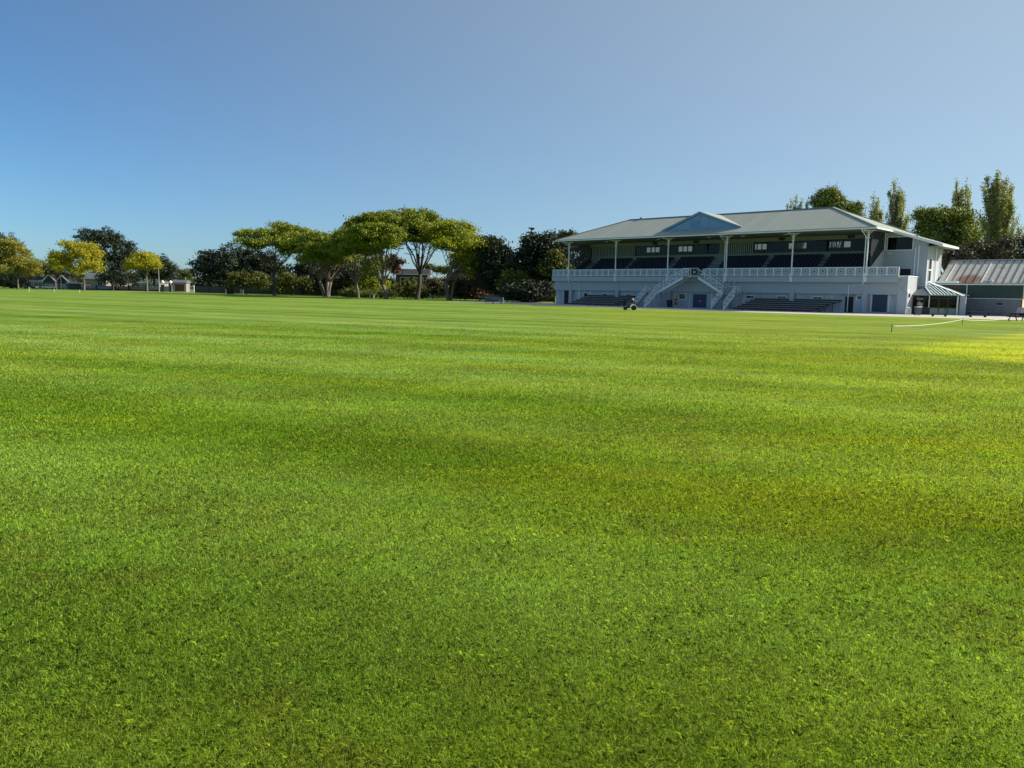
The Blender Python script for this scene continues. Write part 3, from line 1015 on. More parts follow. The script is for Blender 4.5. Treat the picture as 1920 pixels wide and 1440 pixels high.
    wd = part('window_frame', MB().box(w0 - .08, 4.94, wz0 - .10, w1 + .08, 4.997, wz0).box(w0 - .08, 4.94, wz1, w1 + .08, 4.997, wz1 + .08)
              .box(w0 - .08, 4.94, wz0, w0, 4.997, wz1).box(w1, 4.94, wz0, w1 + .08, 4.997, wz1), M['trim'], wing)
    part('window_pane', MB().box(w0, 5.06, wz0, w1, 5.08, wz1), M['glass_dk'], wing)
    m = MB()
    for i in range(9):
        u = w0 + .2 + i * .33
        m.box(u, 5.5, wz0, u + .22, 5.56, wz1 - .05)
    part('curtain', m, M['timber_grey'], wing)
    part('curtain', MB().box(w0, 7.0, wz0 - 1, w1, 7.1, wz1 + .3), M['room'], wing)
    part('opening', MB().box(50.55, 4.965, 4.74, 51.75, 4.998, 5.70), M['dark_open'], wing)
    part('floor', MB().box(51.8, 5.2, 3.35, uB - .001, 11.2, 3.449), M['trim'], wing)
    m = MB().box(51.8, 5.0, 0, 52.85, 11.2, 3.345)
    part('lower_wall', m, M['boards'], wing)
    # downpipes
    m = MB().tube([(52.15, 4.93, 8.35), (52.15, 4.93, 4.85), (52.95, .38, 2.6), (52.95, .38, .06)], .06, 8)
    part('downpipe', m, M['trim'], wing)
    part('corner_trim', MB().box(52.5, 4.93, 3.45, 52.62, 4.998, 8.6), M['trim'], wing)
    for v in (8.2, 10.6):
        m = MB().tube([(ux - .1, v, zx - .3), (uB + .12, v, zt - .6), (uB + .12, v, 3.3)], .06, 8)
        part('downpipe', m, M['trim'], wing)
    part('eave_bracket', MB().tube([(uB, 11.1, zt - .5), (ux - .1, 11.1, zx - .35)], .05, 6), M['trim'], wing)
    part('lamp', MB().box(48.9, 4.8, 7.55, 49.25, 4.93, 7.8), M['grey_lid'], wing)

    # --- double staircase in the middle
    st = thing_part('staircase', G)

    def rail_run(m, p, q, n, h=.95):
        """Sloping balustrade from p to q: handrail, bottom rail, posts, lattice."""
        p = Vector(p); q = Vector(q); up = Vector((0, 0, h))
        m.beam(p + up, q + up, .06, .06); m.beam(p + Vector((0, 0, .10)), q + Vector((0, 0, .10)), .05, .05)
        for i in range(n + 1):
            a = p.lerp(q, i / n)
            m.beam(a + Vector((0, 0, -.12)), a + up, .055, .055)
            if i < n:
                b = p.lerp(q, (i + 1) / n)
                lo = Vector((0, 0, .13)); hi = up - Vector((0, 0, .04))
                m.beam(a + lo, b + hi, .020, .020); m.beam(a + hi, b + lo, .020, .020)
                mid_ = (a + b) / 2
                m.beam(a + (lo + hi) / 2, mid_ + hi, .016, .016); m.beam(mid_ + hi, b + (lo + hi) / 2, .016, .016)
                m.beam(b + (lo + hi) / 2, mid_ + lo, .016, .016); m.beam(mid_ + lo, a + (lo + hi) / 2, .016, .016)
                cz = mid_ + (lo + hi) / 2
                m.box(cz.x - .09, cz.y - .09, cz.z - .10, cz.x + .09, cz.y + .09, cz.z + .10)

    VO, VI = -1.95, -.30          # outer and inner side of upper flights
    ZL, ZM = 4.58, 2.22
    uLa, uLb = 23.05, 25.55       # landing
    mLa, mLb = 16.9, 18.7         # left turning platform
    mRa, mRb = 29.6, 31.4         # right turning platform
    part('landing', MB().box(uLa, VO, ZL - .14, uLb, -.12, ZL), M['timber_grey'], st)
    part('turning_platform', MB().box(mLa, VO, ZM - .14, mLb, VI, ZM), M['timber_grey'], st)
    part('turning_platform', MB().box(mRa, VO, ZM - .14, mRb, VI, ZM), M['timber_grey'], st)

    def flight(axis, a, b, s0_, s1_, za, zb, n):
        """Treads along an axis from a(za) down to b(zb), between s0_ and s1_, with two stringers."""
        m = MB()
        for i in range(n):
            t = (i + .5) / n
            c = a + (b - a) * t; z = za + (zb - za) * (i + 1) / (n + 1)
            hw = abs(b - a) / n * .56
            if axis == 'u': m.box(c - hw, s0_ + .06, z - .05, c + hw, s1_ - .06, z)
            else: m.box(s0_ + .06, c - hw, z - .05, s1_ - .06, c + hw, z)
        tr = m
        sm_ = MB()
        for s_ in (s0_ + .03, s1_ - .03):
            if axis == 'u': sm_.beam((a, s_, za - .2), (b, s_, zb - .12), .05, .28)
            else: sm_.beam((s_, a, za - .2), (s_, b, zb - .02), .05, .28)
        return tr, sm_
    for (tr, sg) in (flight('u', uLa, mLb, VO, VI, ZL, ZM, 13), flight('u', uLb, mRa, VO, VI, ZL, ZM, 13),
                     flight('v', VO, -5.1, mLa, mLb, ZM, 0, 12), flight('v', VO, -5.1, mRa, mRb, ZM, 0, 12)):
        part('treads', tr, M['slat'], st)
        part('stringer', sg, M['trim'], st)
    m = MB(); rail_run(m, (uLa, VO, ZL), (uLb, VO, ZL), 2, 1.16); part('balustrade', m, M['trim'], st)
    m = MB(); rail_run(m, (uLa, VO, ZL), (mLb, VO, ZM), 4, 1.05); part('balustrade', m, M['trim'], st)
    m = MB(); rail_run(m, (uLb, VO, ZL), (mRa, VO, ZM), 4, 1.05); part('balustrade', m, M['trim'], st)
    m = MB(); rail_run(m, (uLa, VI, ZL), (mLb, VI, ZM), 4, 1.05); part('balustrade', m, M['trim'], st)
    m = MB(); rail_run(m, (uLb, VI, ZL), (mRa, VI, ZM), 4, 1.05); part('balustrade', m, M['trim'], st)
    for u in (mLa, mLb, mRa, mRb):
        m = MB(); rail_run(m, (u, VO, ZM), (u, -5.1, 0.12), 4, 1.0); part('balustrade', m, M['trim'], st)
    m = MB(); rail_run(m, (mLa, VO, ZM), (mLa, VI, ZM), 1, 1.0); rail_run(m, (mLa, VI, ZM), (mLb, VI, ZM), 1, 1.0)
    part('balustrade', m, M['trim'], st)
    m = MB(); rail_run(m, (mRb, VO, ZM), (mRb, VI, ZM), 1, 1.0); rail_run(m, (mRa, VI, ZM), (mRb, VI, ZM), 1, 1.0)
    part('balustrade', m, M['trim'], st)
    # arched hoops at the back of the turning platforms
    for u in (18.35, 29.95):
        pts = [(u - .38, VI + .04, ZM)] + [(u - .38 * math.cos(t), VI + .04, ZM + 1.75 + .38 * math.sin(t)) for t in [i * math.pi / 8 for i in range(9)]] + [(u + .38, VI + .04, ZM)]
        part('hoop', MB().tube(pts, .03, 6), M['trim'], st)
    m = MB()
    for u in (mLa + .15, mLb - .15, mRa + .15, mRb - .15):
        for v in (VO + .12, VI - .1):
            m.box(u - .06, v - .06, 0, u + .06, v + .06, ZM - .14)
    part('stair_leg', m, M['timber_grey'], st)
    return G


def thing_part(name, parent):
    o = bpy.data.objects.new(name, None)
    o.empty_display_size = .1
    COL.objects.link(o); o.parent = parent
    return o


STAND = grandstand()


# ------------------------------------------------------------------ trees
def crown_cloud(lobes, n_cl, per, spread, size, up=0.0, low=-0.55, gap=0.35, seed=0, shell=.62, flat=1.0, aspect=.6):
    """Leaves as small pointed faces gathered in clumps through the lobes (cx,cy,cz,rx,ry,rz)."""
    rng = np.random.default_rng(seed)
    L = np.array(lobes, float)
    area = (L[:, 3] * L[:, 4] + L[:, 3] * L[:, 5] + L[:, 4] * L[:, 5])
    pr = area / area.sum()
    k = rng.choice(len(L), n_cl * 2, p=pr)
    d = rng.normal(size=(n_cl * 2, 3)); d /= np.linalg.norm(d, axis=1)[:, None]
    if up: d[:, 2] += up; d /= np.linalg.norm(d, axis=1)[:, None]
    r = shell + (1.04 - shell) * np.sqrt(rng.random(n_cl * 2))
    c = L[k, :3] + d * r[:, None] * L[k, 3:]
    # drop clumps that sit under the crown's lower limit, and open irregular gaps
    s = 2.2 / max(.8, L[:, 3:].mean())
    ph = rng.random(6) * 6.28
    nz = (np.sin(c[:, 0] * s * 1.3 + ph[0] + np.sin(c[:, 2] * s + ph[1])) + np.sin(c[:, 1] * s * 1.1 + ph[2]) + np.sin(c[:, 2] * s * 1.9 + ph[3] + np.sin(c[:, 0] * s * 1.7 + ph[4]))) / 3
    keep = (d[:, 2] > low) & (nz > -1 + gap * 1.2 + rng.random(n_cl * 2) * .25)
    c = c[keep][:n_cl]; dd = d[keep][:n_cl]
    n = len(c) * per
    cs = spread * rng.uniform(.6, 1.4, len(c))
    p = np.repeat(c, per, 0) + rng.normal(size=(n, 3)) * np.repeat(cs, per)[:, None] * np.array([1, 1, .6 * flat])
    out = np.repeat(dd, per, 0)
    nr = rng.normal(size=(n, 3)) * .75 + out * .55 + np.array([0, 0, .35])
    nr /= np.linalg.norm(nr, axis=1)[:, None]
    t = np.cross(nr, rng.normal(size=(n, 3))); t /= np.linalg.norm(t, axis=1)[:, None]
    b = np.cross(nr, t)
    sz = size * rng.uniform(.55, 1.35, n)[:, None]
    v = np.stack([p - t * sz, p - b * sz * aspect, p + t * sz, p + b * sz * aspect], 1).reshape(-1, 3)
    return v, np.arange(n * 4).reshape(n, 4), c


def limb(m, a, b, r0, r1, bend=.12, n=6, rise=0.0, rng=random):
    a = Vector(a); b = Vector(b)
    L_ = (b - a).length
    off = Vector((rng.uniform(-1, 1), rng.uniform(-1, 1), rng.uniform(-.3, .6))) * L_ * bend
    mid_ = (a + b) / 2 + off + Vector((0, 0, rise * L_))
    pts = []
    for i in range(n + 1):
        t = i / n
        q = a * (1 - t) ** 2 + mid_ * 2 * t * (1 - t) + b * t * t
        pts.append(q + Vector((rng.uniform(-1, 1), rng.uniform(-1, 1), rng.uniform(-1, 1))) * L_ * .012 * (0 < i < n))
    m.tube(pts, [r0 + (r1 - r0) * (i / n) ** .8 for i in range(n + 1)], 7, cap=True)
    return pts


TREE_N = [0]


def tree(name, label, px, Y, lobes_px, leaf, bark, cat='tree', group=None, stem=.35, fork=(.30, 3), n_cl=420, per=14, spread=.55, size=.30,
         up=.15, low=-.5, gap=.35, shell=.6, depth=.8, stems=1, lean=0.0, limbs=9, flat=1.0, twig=.035, aspect=.6, fork_px=None, clump=9):
    """A tree standing at pixel column px, depth Y. Lobes: (px, py, rx_px, ry_px[, dY])."""
    TREE_N[0] += 1
    rng = random.Random(TREE_N[0] * 17 + 3)
    base = W(px, Y)
    t = thing(name, label, cat, base, 0.0, group)
    k = Y / F_PX
    lobes = []
    for lb in lobes_px:
        dy = lb[4] if len(lb) > 4 else 0.0
        c = P(lb[0], lb[1], Y + dy) - base
        kk = (Y + dy) / F_PX
        lobes.append((c.x, c.y, c.z, lb[2] * kk, lb[2] * kk * depth, lb[3] * kk))
    if clump:
        sub = []
        for l in lobes:
            for q in range(clump):
                a = rng.uniform(0, 6.28); zz = rng.uniform(low, 1.0); rr = math.sqrt(max(0, 1 - zz * zz))
                kf = rng.uniform(.50, .88); sz = rng.uniform(.28, .52) * (1.15 if clump > 10 else 1.0)
                sub.append((l[0] + l[3] * kf * rr * math.cos(a), l[1] + l[4] * kf * rr * math.sin(a), l[2] + l[5] * kf * zz,
                            l[3] * sz, l[4] * sz, max(l[5] * sz * 1.15, l[3] * sz * .45)))
        lobes_l = sub
    else:
        lobes_l = lobes
    v, f, cl = crown_cloud(lobes_l, n_cl, per, spread, size, up, low, gap, seed=TREE_N[0], shell=shell, flat=flat, aspect=aspect)
    raw_mesh('crown', v, f, leaf, t)
    top = max(l[2] + l[5] for l in lobes)
    m = MB()
    zf = top * fork[0]
    for s_ in range(stems):
        if stems > 1:
            a = 2 * math.pi * s_ / stems + rng.uniform(-.3, .3)
            b0 = Vector((math.cos(a) * stem * .9, math.sin(a) * stem * .6, 0))
            fk = Vector((math.cos(a) * stem * 2.6 + lean, math.sin(a) * stem * 2, zf * rng.uniform(.8, 1.25)))
        else:
            b0 = Vector((0, 0, 0)); fk = Vector((lean, 0, zf))
        if fork_px:
            q = P(fork_px[0], fork_px[1], Y) - base; fk = Vector((q.x + (fk.x - lean if stems > 1 else 0), fk.y, q.z))
        st = stem if stems == 1 else stem * .62
        pts = [b0 + Vector((0, 0, -.1)), b0.lerp(fk, .08), b0.lerp(fk, .5) + Vector((rng.uniform(-1, 1) * st * .5, rng.uniform(-1, 1) * st * .4, 0)), fk]
        m.tube(pts, [st * 1.55, st * 1.05, st * .85, st * .78], 9)
        for i in range(max(2, limbs // stems)):
            lb = lobes[(i * stems + s_) % len(lobes)]
            a = rng.uniform(0, 6.28)
            tgt = Vector((lb[0] + lb[3] * .65 * math.cos(a), lb[1] + lb[4] * .6 * math.sin(a), lb[2] + lb[5] * rng.uniform(-.25, .45)))
            ps = limb(m, fk - Vector((0, 0, st * .3)), tgt, st * rng.uniform(.26, .42), twig * 1.3, .16, 7, rise=.04, rng=rng)
            for j in range(3):
                q = ps[rng.choice((3, 4, 5, 6))]
                a = rng.uniform(0, 6.28)
                tg = q + Vector((math.cos(a) * lb[3] * .5, math.sin(a) * lb[4] * .5, lb[5] * rng.uniform(.1, .7)))
                limb(m, q, tg, st * .16 + twig * .5, twig, .18, 5, rng=rng)
    m.build('trunk', bark, t, smooth=True)
    return t


SP = 'spreading trees along the far boundary'
BP = M['bark_pale']; BD = M['bark_dark']
um = dict(up=.45, low=-.45, gap=.48, shell=.50, depth=.95, spread=.50, size=.215, per=30, flat=.85, clump=13)
tree('spreading_tree', 'dark-stemmed spreading tree with a flat layered crown, leftmost of the tall spreading row', 515, 188,
     [(487, 443, 36, 13, -2), (530, 440, 46, 14, 3), (566, 446, 34, 15, 0), (468, 457, 26, 9, -4), (520, 458, 38, 13, -5), (560, 466, 36, 12, 4), (548, 476, 26, 11, -3), (484, 462, 22, 9, -2)], L_SPR, BD, group=SP, stem=.38,
     fork=(.42, 3), n_cl=1200, limbs=14, fork_px=(514, 512), **um)
tree('spreading_tree', 'broad multi-stemmed spreading tree with many fanning pale limbs and a dense crown', 612, 184,
     [(596, 456, 36, 17, -3), (636, 457, 40, 19, 0), (612, 476, 52, 17, -6), (655, 473, 32, 18, 4), (580, 478, 26, 13, 3), (598, 488, 36, 12, -4), (648, 488, 36, 14, -4)], L_SPR, BP, group=SP, stem=.58,
     fork=(.22, 3), n_cl=1400, limbs=26, stems=5, fork_px=(610, 528), **um)
tree('spreading_tree', 'slender pale-trunked spreading tree forking low, left of the thick twin-limbed trunk', 672, 171,
     [(664, 446, 30, 16, 2), (640, 462, 26, 15, 0), (690, 462, 30, 15, -3), (668, 470, 40, 12, -4)], L_SPR, BP, group=SP, stem=.32,
     fork=(.2, 3), n_cl=900, limbs=11, fork_px=(668, 532), **um)
tree('spreading_tree', 'tall domed spreading tree with thick pale trunk splitting into long bare limbs', 724, 161,
     [(682, 424, 30, 17, -2), (720, 418, 36, 15, 0), (754, 428, 30, 14, 3), (700, 440, 42, 15, -6), (742, 446, 30, 12, -3), (664, 440, 22, 14, 4), (676, 458, 30, 13, -2), (716, 458, 34, 12, -5)], L_SPR, BP, group=SP, stem=.46,
     fork=(.16, 3), n_cl=1450, limbs=16, fork_px=(718, 534), **um)
tree('spreading_tree', 'highest spreading tree, its dark leaning trunk under the top of the dome', 782, 168,
     [(758, 411, 38, 12, 0), (795, 415, 38, 15, -3), (828, 432, 30, 17, 2), (774, 430, 42, 15, -5), (810, 448, 32, 14, -3), (776, 450, 36, 11, -2)], L_SPR, BD, group=SP, stem=.52,
     fork=(.25, 3), n_cl=1450, limbs=16, fork_px=(788, 514), **um)
um2 = dict(um); um2.update(low=-.5, up=.35)
tree('spreading_tree', 'pale three-stemmed spreading tree at the right end of the row, crown drooping yellow-green', 842, 159,
     [(846, 438, 34, 17, 0), (874, 458, 30, 24, -3), (888, 486, 24, 26, 0), (842, 462, 26, 15, -5), (866, 496, 26, 22, 3), (892, 512, 18, 18, 1)], L_SPR2, BP, group=SP, stem=.42,
     fork=(.25, 3), n_cl=900, limbs=15, stems=3, fork_px=(841, 528), **um2)

YG = 'yellow-leaved trees along the street side'
yw = dict(up=.1, low=-.65, gap=.55, shell=.40, spread=.62, size=.25, per=28, depth=.95)
tree('golden_tree', 'olive-gold tree cut by the left edge of the photograph, darker than the others', 35, 240,
     [(20, 468, 24, 18), (2, 484, 24, 24), (36, 484, 20, 18), (52, 496, 20, 16), (28, 504, 34, 16), (66, 510, 11, 10), (-18, 480, 28, 28)], L_OLV, BP, group=YG, stem=.28, fork=(.24, 3), n_cl=620, limbs=12, **yw)
tree('golden_tree', 'largest bright golden tree, in front of the tallest dark evergreen', 158, 236,
     [(132, 472, 22, 19), (152, 466, 14, 15), (162, 482, 24, 22), (112, 488, 22, 14), (126, 500, 24, 12), (160, 504, 24, 12), (180, 500, 11, 16), (100, 480, 11, 8)], L_YEL, BP, group=YG, stem=.30, fork=(.26, 3), n_cl=680, limbs=12, **yw)
tree('golden_tree', 'small round golden tree with a bent pale trunk, before the street wall', 323 - 47, 246,
     [(254, 489, 14, 10), (268, 483, 14, 8), (284, 487, 16, 11), (266, 499, 26, 8), (246, 500, 11, 8), (290, 499, 11, 8)], L_YEL, BP, group=YG, stem=.30, fork=(.40, 3), n_cl=380, limbs=9, **yw)

EV_ = 'dark evergreens around the ground'
dk = dict(up=.2, low=-.75, gap=.30, shell=.62, spread=.58, size=.25, per=26, depth=.9, clump=15)
tree('evergreen_tree', 'broad low dome of dark evergreen left of the spreading row', 432, 214,
     [(398, 497, 32, 24), (440, 490, 42, 25), (484, 495, 34, 24), (384, 515, 22, 22), (430, 518, 42, 20), (478, 518, 36, 20), (510, 508, 16, 20)], L_DRK, BD, group=EV_, stem=.55,
     fork=(.3, 3), n_cl=1100, limbs=14, stems=4, **dk)
tree('evergreen_tree', 'tallest dark evergreen on the left, towering behind the bright golden tree', 215, 268,
     [(166, 448, 22, 16), (200, 455, 28, 20), (226, 468, 24, 22), (180, 480, 32, 22), (236, 490, 24, 20), (210, 500, 38, 22), (252, 490, 20, 18)], L_DRK, BD, group=EV_, stem=.6,
     fork=(.25, 3), n_cl=1100, limbs=14, stems=3, **dk)
tree('evergreen_tree', 'sloping dark evergreen behind the small golden tree and the lamp post', 290, 282,
     [(276, 490, 24, 14), (300, 494, 18, 14), (314, 508, 14, 18), (296, 516, 26, 16), (270, 512, 18, 18)], L_DRK, BD, group=EV_, stem=.5, fork=(.25, 3), n_cl=620, limbs=8, **dk)
tree('evergreen_tree', 'dark evergreen peeping over the olive-gold tree at far left', 22, 285,
     [(14, 462, 22, 18), (-14, 458, 22, 18), (34, 478, 18, 18), (60, 500, 24, 15), (95, 508, 26, 12), (8, 500, 30, 22)], L_DRK2, BD, group=EV_, stem=.6, fork=(.25, 3), n_cl=560, limbs=8, **dk)
tree('evergreen_tree', 'rounded dark evergreen beside the drooping yellow-green tree', 930, 158,
     [(926, 466, 26, 16), (940, 488, 22, 24), (912, 490, 20, 26), (928, 520, 32, 28), (948, 530, 20, 25)], L_DRK, BD, group=EV_, stem=.42, fork=(.22, 3), n_cl=1000, limbs=10, **dk)
tree('evergreen_tree', 'big dark evergreen close to the left end of the grandstand', 1004, 152,
     [(1004, 462, 24, 17), (1032, 462, 24, 17), (985, 486, 28, 22), (1020, 492, 36, 24), (1050, 478, 20, 20), (990, 522, 34, 26), (1030, 524, 30, 26), (968, 545, 22, 22)], L_DRK, BD, group=EV_, stem=.55,
     fork=(.22, 3), n_cl=1500, limbs=12, **dk)
tree('evergreen_tree', 'thin-crowned evergreen seen through the open left end of the stand', 1062, 172,
     [(1046, 451, 16, 10), (1066, 447, 18, 11), (1040, 466, 14, 10), (1072, 466, 16, 12), (1058, 486, 14, 16), (1076, 500, 14, 16), (1092, 470, 14, 16), (1100, 492, 14, 18), (1110, 470, 12, 14)], L_DRK2, BD, group=EV_, stem=.3, fork=(.5, 3), n_cl=640, limbs=9,
     up=.3, low=-.5, gap=.4, shell=.6, spread=.6, size=.30, per=13, depth=.9)
tree('sunlit_shrub_tree', 'olive shrubby tree catching the sun behind the grandstand balcony end', 1040, 147,
     [(1036, 486, 14, 16), (1046, 500, 14, 14), (1026, 504, 16, 15), (1060, 508, 14, 10)], L_BSH, BD, stem=.18, fork=(.4, 3), n_cl=300, limbs=6, up=.1, low=-.8, gap=.3, shell=.5, spread=.45, size=.26, per=13, depth=.8)


def norfolk(px, Y, ytop, label):
    t = thing('norfolk_pine', label, 'tree', W(px, Y))
    b = W(px, Y)
    top = P(px, ytop, Y) - b
    m = MB().tube([(0, 0, -.1), (top.x * .5, top.y * .5, top.z * .5), (top.x, top.y, top.z)], [.35, .22, .03], 8)
    rng = np.random.default_rng(5)
    vs = []
    for i in range(13):
        z = top.z - .35 - i * .85
        if z < 4: break
        rad = .55 + i * .48
        n = 7 if i < 5 else 9
        for j in range(n):
            a = 2 * math.pi * j / n + i * .4
            e = Vector((top.x + math.cos(a) * rad, top.y + math.sin(a) * rad, z + .25 + .05 * rad))
            limb(m, (top.x * z / top.z, 0, z), e, .05, .02, .02, 3)
            for q in range(int(10 + rad * 11)):
                s = (q + .5) / (10 + rad * 11)
                c = np.array([top.x + math.cos(a) * rad * s, top.y + math.sin(a) * rad * s, z + .25 * s + .05 * rad * s])
                vs.append(c + rng.normal(size=3) * np.array([.12, .12, .07]))
    p = np.array(vs); n = len(p)
    nr = rng.normal(size=(n, 3)) * .5 + np.array([0, 0, .8]); nr /= np.linalg.norm(nr, axis=1)[:, None]
    tt = np.cross(nr, rng.normal(size=(n, 3))); tt /= np.linalg.norm(tt, axis=1)[:, None]
    bb = np.cross(nr, tt); sz = .22 * rng.uniform(.6, 1.3, n)[:, None]
    v = np.stack([p - tt * sz, p - bb * sz * .5, p + tt * sz, p + bb * sz * .5], 1).reshape(-1, 3)
    raw_mesh('crown', v, np.arange(n * 4).reshape(n, 4), L_DRK, t)
    m.build('trunk', BD, t, smooth=True)


norfolk(997, 158, 427, 'dark tiered conifer whose pointed top rises left of the grandstand')

# trees behind and right of the stand
PG = 'poplars behind the grandstand'


def poplar(label, px, Y, tips, stem, dens=1.0, spread=.30, seed=1, name='poplar_tree', leaf=None):
    """Upright tree: steep branches rising to given tips (px, py, plume_half_width_px), leaves hugging each branch."""
    base = W(px, Y)
    t = thing(name, label, 'tree', base, 0.0, PG)
    rng = random.Random(seed); nr_ = np.random.default_rng(seed)
    m = MB(); k = Y / F_PX
    top = max((P(a, b, Y) - base).z for a, b, c in tips)
    trunk_top = P(tips[0][0], tips[0][1], Y) - base
    m.tube([(0, 0, -.1), (trunk_top.x * .15, 0, top * .2), (trunk_top.x * .6, 0, top * .6), tuple(trunk_top)], [stem * 1.3, stem, stem * .55, .03], 8)
    cl = []
    for (a, b, wpx) in tips:
        tp = P(a, b, Y + rng.uniform(-1.2, 1.2)) - base
        wr = wpx * k
        z0 = max(2.0, tp.z * rng.uniform(.30, .45))
        st = Vector((trunk_top.x * (z0 / top) * .8, 0, z0))
        ps = limb(m, st, tp, stem * .42, .025, .05, 9, rise=.0, rng=rng)
        ln = (tp - st).length
        n = int(30 * dens * ln / 6 * (.5 + wr) * rng.uniform(.5, 1.25))
        for i in range(n):
            s_ = nr_.random() ** .75
            q = st.lerp(tp, s_) + Vector((math.sin(s_ * 3.1) * (st.x - tp.x) * .12, 0, 0))
            r = wr * (1.15 - .85 * s_) * nr_.random() ** .6
            an = nr_.random() * 6.28
            c = q + Vector((math.cos(an) * r, math.sin(an) * r, nr_.normal() * .25))
            cl.append(c)
            if i % 5 == 0:
                m.beam(q - Vector((0, 0, .35)), c, .03, .03)
    c = np.array([tuple(q) for q in cl]); per = 15
    n = len(c) * per
    # little upright sprays of leaves
    p = np.repeat(c, per, 0) + nr_.normal(size=(n, 3)) * np.array([spread * .55, spread * .55, spread * 1.25])
    no = nr_.normal(size=(n, 3)) + np.array([0, -.2, .1]); no /= np.linalg.norm(no, axis=1)[:, None]
    tt = np.cross(no, nr_.normal(size=(n, 3))); tt /= np.linalg.norm(tt, axis=1)[:, None]
    bb = np.cross(no, tt); sz = .125 * nr_.uniform(.6, 1.4, n)[:, None]
    v = np.stack([p - tt * sz, p - bb * sz * .7, p + tt * sz, p + bb * sz * .7], 1).reshape(-1, 3)
    raw_mesh('crown', v, np.arange(n * 4).reshape(n, 4), leaf or L_POP, t)
    m.build('trunk', BP, t, smooth=True)
    return t


def tips_between(x0, x1, ytop, ylow, n, w, seed):
    """Tips of an egg-shaped group of branches: high in the middle, lower to both sides."""
    rng = random.Random(seed); out = []
    for i in range(n):
        f = (i + .5) / n * 2 - 1
        y = ytop + (ylow - ytop) * abs(f) ** 1.6 + rng.uniform(-16, 18)
        out.append(((x0 + x1) / 2 + f * (x1 - x0) / 2 + rng.uniform(-4, 4), y, w * rng.uniform(.5, 1.2)))
    return out


T1 = [(1870, 327, 9), (1850, 332, 8), (1888, 331, 8), (1860, 342, 9), (1879, 340, 9), (1842, 350, 8), (1897, 352, 8)] + tips_between(1834, 1914, 350, 420, 18, 10, 3) + tips_between(1838, 1912, 395, 445, 14, 12, 4)
poplar('tallest feathery poplar at far right above the rusty shed roof', 1872, 124, T1, .34, 1.15, .30, 21)
T2 = [(1794, 337, 6), (1812, 343, 5), (1787, 356, 5), (1803, 352, 6)] + tips_between(1778, 1836, 360, 400, 11, 10, 5) + tips_between(1784, 1838, 390, 430, 8, 11, 6)
poplar('thin poplar top rising behind the round green tree', 1800, 130, T2, .3, .9, .30, 22)
T3 = [(1676, 340, 7), (1687, 348, 7), (1668, 358, 7), (1692, 362, 7)] + tips_between(1662, 1702, 372, 410, 10, 9, 7) + tips_between(1662, 1706, 402, 425, 8, 10, 8)
poplar('slim tall poplar standing alone behind the wing of the stand', 1680, 138, T3, .26, .95, .30, 23)
T4 = [(1638, 368, 7), (1645, 376, 7), (1633, 382, 7)] + tips_between(1629, 1656, 388, 418, 9, 8, 9)
poplar('short poplar with a bare dead side stem behind the stand roof', 1644, 140, T4, .24, 1.0, .30, 24)
T5 = [(1492, 371, 7), (1482, 377, 7), (1503, 377, 7), (1514, 382, 7), (1476, 385, 7), (1526, 385, 7), (1499, 384, 8), (1488, 384, 8)]
poplar('wispy low tree top poking over the roof ridge, left of the others', 1495, 152, T5, .3, .8, .28, 25)
gg = dict(up=.2, low=-.8, gap=.45, shell=.45, spread=.44, size=.18, per=26, depth=.9, clump=12)
tree('green_tree', 'round mid-green tree between the stand wing and the poplars', 1776, 118,
     [(1740, 412, 20, 20), (1772, 408, 28, 20), (1800, 418, 22, 24), (1752, 440, 32, 24), (1794, 452, 32, 28), (1770, 474, 40, 20), (1728, 404, 10, 10)], L_GRN, BD, group='green trees behind the stand', stem=.4, fork=(.25, 3), n_cl=1000, limbs=12, **gg)
tree('green_tree', 'green tree whose top shows in the middle above the stand roof ridge', 1553, 150,
     [(1552, 362, 17, 16), (1540, 378, 18, 14), (1566, 380, 14, 16), (1552, 400, 30, 18), (1590, 388, 16, 10), (1606, 392, 12, 11), (1590, 410, 24, 14)], L_GRN, BD, group='green trees behind the stand', stem=.4, fork=(.3, 3), n_cl=640, limbs=12, **gg)
tree('dark_shrub_tree', 'purplish dark tangled tree behind the shed roof at far right', 1880, 112,
     [(1850, 470, 22, 14), (1884, 466, 24, 14), (1912, 456, 20, 16), (1866, 482, 34, 14), (1910, 478, 26, 16), (1940, 466, 26, 26)], L_TGL, BD, stem=.3, fork=(.3, 3), n_cl=560, limbs=14, up=.1, low=-.8, gap=.75, shell=.3, spread=.42, size=.16, per=15, depth=.9)
tree('dark_shrub_tree', 'low dark thicket right behind the shed ridge beside the round tree', 1815, 112,
     [(1776, 482, 18, 12), (1805, 480, 22, 14), (1836, 474, 18, 16), (1850, 484, 20, 12)], L_TGL, BD, stem=.2, fork=(.3, 3), n_cl=300, limbs=6, up=.1, low=-.8, gap=.3, shell=.4, spread=.45, size=.22, per=13, depth=.9)

